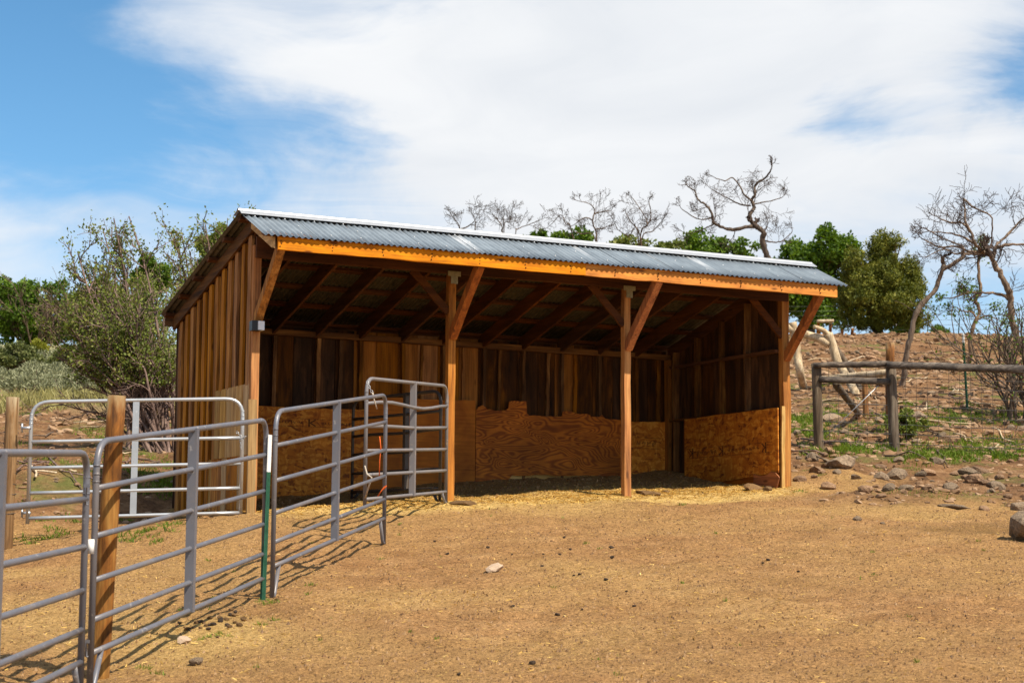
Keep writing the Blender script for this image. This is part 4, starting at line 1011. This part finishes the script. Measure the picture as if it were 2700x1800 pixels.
# the thin leaved shrub left of the shed
def big_shrub(name, base, targets, label, seed, nleaf, lsize):
    r_ = np.random.default_rng(seed); t = thing(name, base, label, 'shrub'); mb = MB(); tips = []
    for (u, v, dd) in targets:
        e = atd(u, v, dd); b0 = np.array(base)-Z3*.1+np.array([r_.normal()*.22, r_.normal()*.22, 0]); mid = b0+(e-b0)*.45+np.array([0, 0, .28])+r_.normal(size=3)*.1
        P = smooth([b0, b0+(mid-b0)*.5+r_.normal(size=3)*.05, mid, mid+(e-mid)*.5+r_.normal(size=3)*.08, e], 4); n = len(P); r0 = .018+.016*r_.random()
        mb.tube(P, [r0*(1-.8*i/(n-1))+.003 for i in range(n)], 5, False)
        for k in range(10):
            s = .25+.72*r_.random(); i = min(int(s*(n-1)), n-2); ax = unit(P[i+1]-P[i]); sd = unit(np.cross(ax, r_.normal(size=3)))
            crooked(mb, P[i], unit(ax+sd*.7), .42*(.6+.7*r_.random()), r0*.4, 1, r_, .16, 5, .05, .004, 5, tips, .6)
        tips.extend(P[-6:])
    part('stems', mb, 'stem_bark', t)
    T = np.array(tips); T = T[T[:, 2] > base[2]+.95]; c = T[r_.integers(0, len(T), nleaf)]+r_.normal(size=(nleaf, 3))*.045
    link('leaves', quads('leaves', leaf_quads(c, np.full(nleaf, lsize), r_), r_.random(nleaf), 'shrub_leaf', base), None, t)
    return t
r_ = np.random.default_rng(8)
tg = [(300, 575, 27), (340, 570, 27.4), (270, 600, 26.8), (205, 665, 26.6), (180, 700, 26.5), (250, 690, 27.2), (320, 660, 27.6), (360, 700, 28), (400, 780, 28.2), (430, 840, 27.6), (300, 760, 26.4), (230, 790, 26.4), (170, 830, 26.6), (120, 850, 26.8), (200, 870, 26.2), (270, 850, 26.0), (340, 850, 26.2), (390, 900, 26.4), (440, 930, 27.0), (150, 940, 26.6), (230, 950, 26.2), (330, 740, 27), (290, 690, 27.3), (380, 840, 27.5), (440, 760, 28.4), (250, 740, 26.8), (210, 760, 27.3), (350, 800, 27.4), (315, 620, 27.3), (225, 720, 27)]
tg += [(u+r_.normal()*25, v+25+abs(r_.normal())*40, d+r_.normal()*.3) for u, v, d in tg[9:26]]
big_shrub('leafy_shrub', gat(425, 26.8), tg, 'tall airy shrub with small leaves and many thin stems beside the shed wall', 150, 22000, .042)
tg = [(480, 620, 31.5), (470, 640, 31.3), (540, 585, 31.6), (545, 610, 31.8), (600, 575, 32), (585, 600, 31.6), (500, 660, 31), (450, 610, 31), (520, 680, 31.2), (560, 640, 31.6), (470, 700, 30.8), (610, 640, 32), (490, 740, 30.6), (530, 720, 31)]
big_shrub('leafy_shrub', gat(600, 31.5), tg, 'sparse leafy shrub rising behind the gable end of the shed', 151, 7000, .05)
# sagebrush: four forms, copied
def sage_form(seed):
    r_ = np.random.default_rng(seed); n = 1700; a = r_.random(n)*2*math.pi; q = r_.random(n)**.5; base_ = np.stack([np.cos(a)*q*.42, np.sin(a)*q*.42, .12+.42*(1-q*q)*r_.random(n)**.5], -1)
    d = unit(np.stack([np.cos(a)*q*.6, np.sin(a)*q*.6, np.ones(n)], -1)+r_.normal(size=(n, 3))*.6); s = unit(np.cross(d, r_.normal(size=(n, 3)))); L = (.045+.075*r_.random(n))[:, None]; w = .011
    V = np.stack([base_-s*w*.5, base_+d*L*.6-s*w, base_+d*L, base_+d*L*.6+s*w], 1)
    fm = quads('foliage', V, r_.random(n), 'sage_leaf'); mb = MB()
    for k in range(9):
        an = 2*math.pi*k/9; crooked(mb, (0, 0, -.06), unit(np.array([math.cos(an)*.7, math.sin(an)*.7, 1])), .42, .016, 1, r_, .22, 3, .05, .004, 4)
    return fm, mb.mesh('stems')
sf = [sage_form(200+i) for i in range(4)]
for s_ in sf: s_[1].materials.append(MATS['stem_bark'])
r_ = np.random.default_rng(9)
for k in range(74):
    u = r_.uniform(-20, 470); D = r_.uniform(38.5, 58); p = gat(u, D); fm, sm = sf[k % 4]
    sc = .7+.75*r_.random(); t = thing('sagebrush', p, ('tall ' if sc > 1.1 else 'low ')+'silvery green sagebrush on the slope behind the silver gate, '+('upper' if D > 48 else 'lower')+' half of the slope', 'sagebrush', 'sagebrush on the left slope'); t.scale = (sc*1.25, sc*1.25, sc); t.rotation_euler = (0, 0, r_.random()*6.28)
    link('foliage', fm, None, t); link('stems', sm, None, t)
# grass as uncountable cover
def blades(name, spots, mat, h, w, n_each, seed, lean=.35, label=None):
    r_ = np.random.default_rng(seed); C_ = []
    for (x, y, rx) in spots:
        n = max(3, int(n_each*rx)); a = r_.random(n)*6.283; q = np.sqrt(r_.random(n))*rx; C_.append(np.stack([x+np.cos(a)*q, y+np.sin(a)*q], -1))
    C_ = np.concatenate(C_); z = H(C_[:, 0], C_[:, 1]); n = len(C_); c = np.stack([C_[:, 0], C_[:, 1], z-.01], -1)
    d = unit(r_.normal(size=(n, 3))*lean+Z3); s = unit(np.cross(d, r_.normal(size=(n, 3)))); L = (h*(.5+.9*r_.random(n)))[:, None]; bend_ = r_.normal(size=(n, 3))*np.array([1, 1, 0])*h*.25
    V = np.stack([c-s*w*.5, c+s*w*.5, c+d*L*.6+s*w*.4+bend_*.4, c+d*L+bend_], 1)
    o = link(name, quads(name, V, r_.random(n), mat)); o['kind'] = 'stuff'
    if label: o['label'] = label; o['category'] = 'grass'
    return o
r_ = np.random.default_rng(10)
def pix_spots(n, u0, u1, v0, v1, r0, r1):
    out = []
    for _ in range(n):
        g_ = gpix(r_.uniform(u0, u1), r_.uniform(v0, v1))
        if g_ is not None: out.append((g_[0][0], g_[0][1], r_.uniform(r0, r1)))
    return out
yg = [(*gat(u, D)[:2], r) for u, D, r in [(r_.uniform(-20, 480), r_.uniform(34.5, 38.5), r_.uniform(.25, .6)) for _ in range(60)]]
blades('yellow_meadow_grass', yg, 'dry_grass', .24, .016, 230, 301, label='yellow green dry grass strip below the sagebrush')
leafy_tree('yellow_broom', gat(110, 54), [pblob(105, 925, 54, 26, 34), pblob(125, 960, 54, 28, 30), pblob(90, 975, 54, 26, 26), pblob(115, 995, 53, 30, 20)], 7000, .075, 'yellow_grass', 'bright yellow green broom bush between the grey bushes at the left', 161, .03, 'bush', elong=3., up=.8, stems=6)
gs_ = pix_spots(34, 2100, 2420, 1085, 1200, .12, .35)+pix_spots(46, 2400, 2700, 1165, 1215, .15, .4)+pix_spots(26, 2440, 2700, 1075, 1130, .1, .3)+pix_spots(22, 2090, 2180, 1095, 1150, .15, .35)+pix_spots(16, 2220, 2340, 1175, 1200, .12, .25)
gs_ += pix_spots(14, 2120, 2700, 960, 1075, .1, .3)
blades('green_weeds', gs_, 'green_grass', .085, .013, 460, 303, .6, label='low green weeds among the stones along the rail fence')
gs2 = pix_spots(30, 60, 420, 1090, 1240, .12, .35)+pix_spots(22, 330, 460, 1220, 1300, .1, .3)+pix_spots(10, 60, 220, 1320, 1440, .05, .16)+pix_spots(12, 300, 480, 1380, 1440, .05, .14)+[(*gpix(u, v)[0][:2], r) for u, v, r in ((250, 1372, .12), (330, 1372, .1), (55, 1425, .12), (90, 1330, .18), (350, 1410, .16))]
blades('green_weeds', gs2, 'green_grass', .06, .011, 450, 304, .6, label='low green weeds on the ground round the silver gate')
gs3 = pix_spots(44, 430, 2600, 1330, 1790, .008, .03)+[(*gpix(u, v)[0][:2], r) for u, v, r in ((702, 1588, .09), (715, 1592, .07), (725, 1635, .05), (540, 1682, .07), (590, 1680, .05), (1800, 1330, .05), (690, 1650, .05), (2130, 1240, .1), (2160, 1255, .1), (2110, 1295, .1), (2400, 1235, .25), (2430, 1245, .2), (2330, 1300, .2), (2450, 1300, .3), (2560, 1305, .2), (2480, 1310, .2), (2380, 1295, .2), (2620, 1300, .1), (2320, 1235, .2), (2660, 1335, .1), (2690, 1390, .1), (420, 1780, .05), (380, 1765, .05), (490, 1690, .05))]
blades('green_tufts', gs3, 'green_grass', .035, .006, 800, 305, .5, label='tiny green tufts sprouting from the bare yard')
leafy_tree('low_shrub', gpix(2385, 1150)[0], [pblob(2375, 1112, 29.2, 40, 26), pblob(2410, 1105, 29.4, 34, 26), pblob(2400, 1130, 29.2, 40, 20)], 2600, .05, 'shrub_leaf', 'low dark green shrub behind the weathered rail fence', 160, .025, 'bush', stems=6)

# fallen bleached tree near the right corner of the shed
Z8 = lambda x, y: (2050+x/5.88, 800+y/5.88)
D = 38.; r_ = np.random.default_rng(12)
ft = thing('fallen_dead_tree', gat(2150, D), 'fallen bleached dead tree propped on its limbs behind the shed corner', 'tree')
mb = MB()
mb.tube(smooth([atd(*Z8(120, 350), D), atd(*Z8(200, 395), D), atd(*Z8(330, 440), D), atd(*Z8(470, 490), D), atd(*Z8(640, 540), D), atd(*Z8(790, 630), D)], 4), .085, 9)
part('trunk', mb, 'bleached_wood', ft)
e1 = gpix(*Z8(1240, 1400))[0]; e2 = gpix(*Z8(415, 1310))[0]
part('limb', MB().tube(smooth([atd(*Z8(570, 360), D-.2), atd(*Z8(680, 400), D-.1), atd(*Z8(790, 480), D)], 4), [.045]*4+[.055]*4+[.07], 8), 'bleached_wood', ft)
pp = smooth([atd(*Z8(780, 470), D), atd(*Z8(850, 650), D), atd(*Z8(930, 900), D-.1), atd(*Z8(1040, 1080), D-.3), e1-Z3*.05], 4); part('limb', MB().tube(pp, [.1-.02*i/len(pp) for i in range(len(pp))], 9), 'bleached_wood', ft)
pp = smooth([atd(*Z8(840, 620), D+.2), atd(*Z8(1000, 850), D+.2), atd(*Z8(1150, 1080), D+.1), e1+np.array([.3, .2, -.05])], 4); part('limb', MB().tube(pp, .075, 9), 'grey_post_wood', ft)
pp = smooth([atd(*Z8(230, 290), D), atd(*Z8(280, 560), D), atd(*Z8(310, 800), D), atd(*Z8(350, 1050), D-.1), e2-Z3*.05], 4); part('limb', MB().tube(pp, [.085]*len(pp), 9), 'bleached_wood', ft)

# ------------------------------------------------------------------ stones
def rock_form(seed, flat=.65, sharp=.35):
    import bmesh
    r_ = np.random.default_rng(seed); bm = bmesh.new(); bmesh.ops.create_icosphere(bm, subdivisions=2, radius=1.)
    pl = [(unit(r_.normal(size=3)), .55+.35*r_.random()) for _ in range(11)]
    for v in bm.verts:
        p = np.array(v.co)
        for n, d in pl:
            k = p@n
            if k > d: p = p-n*(k-d)*.93
        p = p*(1+.06*r_.normal()); p[2] *= flat; p[0] *= 1.15
        v.co = p
    m = bpy.data.meshes.new('rock'); bm.to_mesh(m); bm.free(); return m
RF = {}
for mt_ in ('basalt', 'grey_basalt', 'clod', 'dung', 'pale_stone'):
    RF[mt_] = []
    for k in range(7 if 'basalt' in mt_ else 4):
        m = rock_form(400+k*7+len(mt_)); m.materials.append(MATS[mt_]); RF[mt_].append(m)
r_ = np.random.default_rng(14)
def stone(p, s, mt_, label, group=None, name='rock', sink=.44, cat='rock', fl=1., rot=None, stretch=1.):
    m = RF[mt_][r_.integers(len(RF[mt_]))]; o = link(name, m); o.location = (p[0], p[1], p[2]+s*fl*(.6-sink)); o.scale = (s*stretch, s, s*fl)
    o.rotation_euler = (r_.normal()*.15, r_.normal()*.15, r_.random()*6.28 if rot is None else rot); return tag(o, label, cat, group)
def pstone(u, v, wpx, mt_, label, **k):
    q = gpix(u, v)
    if q is None: return
    p, D = q
    if 'SIZE' in label:
        w = wpx*D/F; label = label.replace('SIZE', 'small' if w < .16 else ('fair sized' if w < .3 else 'large')).replace('TINT', {'basalt': 'reddish brown', 'grey_basalt': 'tan grey', 'clod': 'light brown', 'dung': 'dark'}[mt_])
    return stone(p, wpx/2*D/F, mt_, label, **k)
pstone(1306, 1506, 58, 'pale_stone', 'pale flat stone lying alone in the middle of the dirt yard', sink=.05, fl=.62, rot=.5)
pstone(485, 1697, 36, 'pale_stone', 'pale stone half buried beside the stickered grey panel', sink=.15)
pstone(515, 1752, 40, 'grey_basalt', 'grey lump of stone with dung around it near the stickered panel', sink=.2)
pstone(2700, 1425, 140, 'grey_basalt', 'large grey boulder at the right edge of the yard', sink=.12)
pstone(2262, 1373, 30, 'grey_basalt', 'small grey stone alone on the right part of the dirt yard')
pstone(2328, 1382, 16, 'grey_basalt', 'little grey pebble beside the small grey yard stone')
pstone(1222, 1331, 66, 'clod', 'flat clod of packed earth at the foot of the second shed post', fl=.45, rot=0)
pstone(1712, 1305, 70, 'clod', 'flat clod of packed earth at the foot of the third shed post', fl=.4, rot=.2)
pstone(1985, 1290, 56, 'clod', 'brown stone in a row before the right shed wall, longest', fl=.6)
pstone(2023, 1292, 30, 'clod', 'brown upright stone below the ragged base board of the shed')
pstone(2110, 1268, 40, 'basalt', 'brown rock touching the foot of the right shed post')
pstone(2180, 1290, 46, 'basalt', 'tan rock in front of the right shed post, apart from the stone field')
pstone(2215, 1235, 105, 'grey_basalt', 'broad grey boulder right of the shed corner post', sink=.42, fl=.7)
pstone(2365, 1258, 68, 'grey_basalt', 'triangular grey rock with weeds around it before the rail fence')
pstone(2472, 1220, 42, 'grey_basalt', 'rounded tan rock at the grass edge under the rail fence')
pstone(2345, 1292, 44, 'grey_basalt', 'slanted flat grey slab on the edge of the yard')
pstone(2515, 1340, 60, 'grey_basalt', 'long flat grey slab lying deepest into the yard', fl=.35, stretch=1.5)
pstone(2592, 1345, 30, 'basalt', 'dark rock just beyond the long flat slab')
pstone(2695, 1345, 60, 'grey_basalt', 'grey rock behind the large boulder at the yard edge')
pstone(1755, 1298, 22, 'clod', 'small brown stone in a row before the right shed wall, smallest', fl=.7)
for k in range(52):
    u = r_.uniform(2095, 2720); v = 1200+110*r_.random()**1.3+(12 if u > 2300 else 0); pstone(u, v, r_.uniform(12, 38) if k % 5 else r_.uniform(38, 56), ('basalt', 'grey_basalt')[k % 2], 'SIZE TINT rock strewn between the yard and the rail fence', group='rocks before the rail fence')
for k in range(150):
    v = r_.uniform(897, 1195); pstone(r_.uniform(2095, 2720), v, r_.uniform(10, 26)*(.6+.9*(v-900)/300)*(1.8 if k % 9 == 0 else 1), ('basalt', 'grey_basalt')[k % 2], 'SIZE TINT rock on the bare hillside beyond the rail fence', group='rocks on the hillside')
for k in range(40):
    v = r_.uniform(1085, 1330); pstone(r_.uniform(60, 460), v, r_.uniform(9, 24), ('basalt', 'grey_basalt')[k % 2], 'SIZE TINT rock on the rough ground behind the silver gate', group='rocks behind the silver gate')
# dung balls on the yard
for u, v, w in ((1180, 1464, 12), (1287, 1444, 11), (1350, 1464, 8), (1432, 1462, 9), (1475, 1465, 10), (1503, 1452, 9), (1612, 1446, 15), (1614, 1472, 13), (1430, 1498, 11), (1513, 1518, 9), (1528, 1516, 10), (1598, 1532, 13), (1258, 1529, 6), (1672, 1600, 12), (1652, 1560, 9), (1535, 1614, 8), (1470, 1626, 14), (1404, 1755, 20), (1210, 1792, 14), (1352, 1600, 12), (1146, 1430, 9), (1488, 1421, 10), (2105, 1510, 10), (2025, 1478, 12), (2012, 1485, 9)):
    pstone(u, v, w, 'dung', 'dark dried dung ball on the dirt yard', group='dung balls on the yard', name='dung_ball', sink=.2, cat='dung')
for k in range(34):
    u = r_.normal(580, 55); pstone(u, 1640+(580-u)*.25+r_.normal()*16, r_.uniform(9, 20), ('clod', 'dung')[k % 3 == 0], 'SIZE TINT crumbled dung clod on the straw near the panels', group='dung clods near the panels', name='dung_clod', sink=.2, cat='dung')
# gravel and crumbs too small to count
def crumbs(name, n, mt_, sampler, s0, s1, seed):
    r2 = np.random.default_rng(seed); P = sampler(r2, n); z = H(P[:, 0], P[:, 1]); n = len(P); c = np.stack([P[:, 0], P[:, 1], z], -1)
    s = (s0+(s1-s0)*r2.random(n)**2.5)[:, None]; a = r2.random(n)*6.283; ca, sa = np.cos(a)[:, None], np.sin(a)[:, None]; X = np.concatenate([ca, sa, 0*ca], 1)*s; Y = np.concatenate([-sa, ca, 0*ca], 1)*s*(.5+.5*r2.random((n, 1))); Zv = np.array([[0, 0, 1.]])*s*(.4+.5*r2.random((n, 1)))+r2.normal(size=(n, 3))*s*.2
    V = []
    B = [c-X-Z3*.01, c-Y-Z3*.01, c+X-Z3*.01, c+Y-Z3*.01]; T = c+Zv
    for i in range(4): V.append(np.stack([B[i], B[(i+1) % 4], T], 1))
    V = np.concatenate(V, 0); rv = np.tile(r2.random(n), 4)
    o = link(name, quads(name, V, rv, mt_)); o['kind'] = 'stuff'; return o
def samp_yard(r2, n):
    D = 9.5+17*r2.random(n)**1.15; L = (r2.random(n)*2-1)*(.29*D+.3); x, y = ld(L, D); hl = zones(x, y)[0]; k = hl < .4; return np.stack([x[k], y[k]], -1)
def samp_hill(r2, n):
    D = 22+42*r2.random(n)**1.3; L = D*(.15+.145*r2.random(n)); lf = r2.random(n) < .25; L[lf] = -D[lf]*(.165+.12*r2.random(lf.sum())); x, y = ld(L, D); hl = zones(x, y)[0]; k = hl > .4; return np.stack([x[k], y[k]], -1)
crumbs('yard_crumbs', 60000, 'chip', samp_yard, .005, .02, 501)
def gravel(name, n, mt_, sampler, s0, s1, seed):
    r2 = np.random.default_rng(seed); P = sampler(r2, n); n = len(P); z = H(P[:, 0], P[:, 1]); c = np.stack([P[:, 0], P[:, 1], z], -1)
    t = (1+5**.5)/2
    iv = unit(np.array([(-1, t, 0), (1, t, 0), (-1, -t, 0), (1, -t, 0), (0, -1, t), (0, 1, t), (0, -1, -t), (0, 1, -t), (t, 0, -1), (t, 0, 1), (-t, 0, -1), (-t, 0, 1)], float))
    fi = np.array([(0, 11, 5), (0, 5, 1), (0, 1, 7), (0, 7, 10), (0, 10, 11), (1, 5, 9), (5, 11, 4), (11, 10, 2), (10, 7, 6), (7, 1, 8), (3, 9, 4), (3, 4, 2), (3, 2, 6), (3, 6, 8), (3, 8, 9), (4, 9, 5), (2, 4, 11), (6, 2, 10), (8, 6, 7), (9, 8, 1)])
    dist = (c[:, 0]-CAM[0])*FH[0]+(c[:, 1]-CAM[1])*FH[1]; keep = (dist > 27.5) | (r2.random(n) < .45); c = c[keep]; dist = dist[keep]; n = len(c)
    s = ((s0+(s1-s0)*r2.random(n)**3)*np.where(dist > 27.5, 1., .6))[:, None, None]; a = r2.random(n)*6.283; ca, sa = np.cos(a), np.sin(a)
    V = iv[None]*(1+.22*r2.normal(size=(n, 12, 1)))*np.stack([np.ones(n), .55+.4*r2.random(n), .35+.35*r2.random(n)], -1)[:, None]
    V = np.stack([V[..., 0]*ca[:, None]-V[..., 1]*sa[:, None], V[..., 0]*sa[:, None]+V[..., 1]*ca[:, None], V[..., 2]], -1)*s+c[:, None]
    Q = V[:, fi].reshape(-1, 3, 3)
    o = link(name, quads(name, Q, np.repeat(r2.random(n), 20), mt_)); o['kind'] = 'stuff'; return o
gravel('hill_gravel', 15000, 'gravel_stone', samp_hill, .012, .12, 502)
def flakes(name, n, mat, sampler, l0, l1, seed, w=.18, lift=.006):
    r2 = np.random.default_rng(seed); P = sampler(r2, n); n = len(P); z = H(P[:, 0], P[:, 1]); c = np.stack([P[:, 0], P[:, 1], z+lift], -1)
    d = unit(r2.normal(size=(n, 3))*np.array([1, 1, .16])); s = unit(np.cross(d, Z3+r2.normal(size=(n, 3))*.3)); L = (l0+(l1-l0)*r2.random(n)**2)[:, None]; wd = L*w
    wd = np.clip(wd, .003, .008); V = np.stack([c-d*L/2-s*wd/2, c+d*L/2-s*wd/2, c+d*L/2+s*wd/2, c-d*L/2+s*wd/2], 1)
    o = link(name, quads(name, V, r2.random(n), mat)); o['kind'] = 'stuff'; return o
def samp_straw(r2, n):
    P = samp_yard(r2, n*3); z_ = zones(P[:, 0], P[:, 1]); k = r2.random(len(P)) < (.12+.88*z_[1]); return P[k][:n]
flakes('scattered_straw', 34000, 'straw', samp_straw, .01, .045, 503)
def samp_hay(r2, n): return np.stack([r2.uniform(.1, 7.3, n), r2.normal(.3, .45, n)], -1)
flakes('bedding_straw', 26000, 'straw', samp_hay, .015, .07, 504)
def samp_in(r2, n): return np.stack([r2.uniform(.1, 7.15, n), r2.uniform(.6, 2.75, n)], -1)
crumbs('bedding_crumbs', 5000, 'chip', samp_in, .008, .028, 505)
# dead sticks on the slopes
for k in range(78):
    if k < 26: q = gpix(r_.uniform(70, 440), r_.uniform(1085, 1300)); lab, grp = 'dry dead stick lying on the rough ground behind the silver gate', 'sticks behind the silver gate'
    else: q = gpix(r_.uniform(2110, 2700), r_.uniform(930, 1215)); lab, grp = 'dry dead stick lying among the hillside rocks', 'sticks on the hillside'
    if q is None: continue
    p, D = q; a = r_.random()*6.28; L = r_.uniform(.35, 1.1)*(1.3 if k > 45 else 1); d = np.array([math.cos(a), math.sin(a), 0]); pts = []
    for i in range(6): c = p+d*L*(i/5-.5)+r_.normal(size=3)*.025; c[2] = h1(c[0], c[1])+.02+.05*r_.random(); pts.append(c)
    lab = lab.replace('dry dead', ('pale bleached', 'reddish brown', 'dark brown')[k % 3]+' dead')+(', long one' if L > .75 else '')
    solo('stick', MB().tube(pts, [.016-.0015*i for i in range(6)], 5), ('bleached_wood', 'stem_bark', 'bark')[k % 3], p, lab, 'stick', grp)
b = gat(2106, 24.2)
pt_, dt_ = gpix(2024, 1281)
solo('rope', MB().tube([pt_-Z3*.02, atd(2029, 1262, dt_), atd(2034, 1246, dt_)], .008, 5), 'frayed_rope', pt_, 'short pale rope tail standing by the right shed wall', 'rope')
print('objects', len(bpy.data.objects))
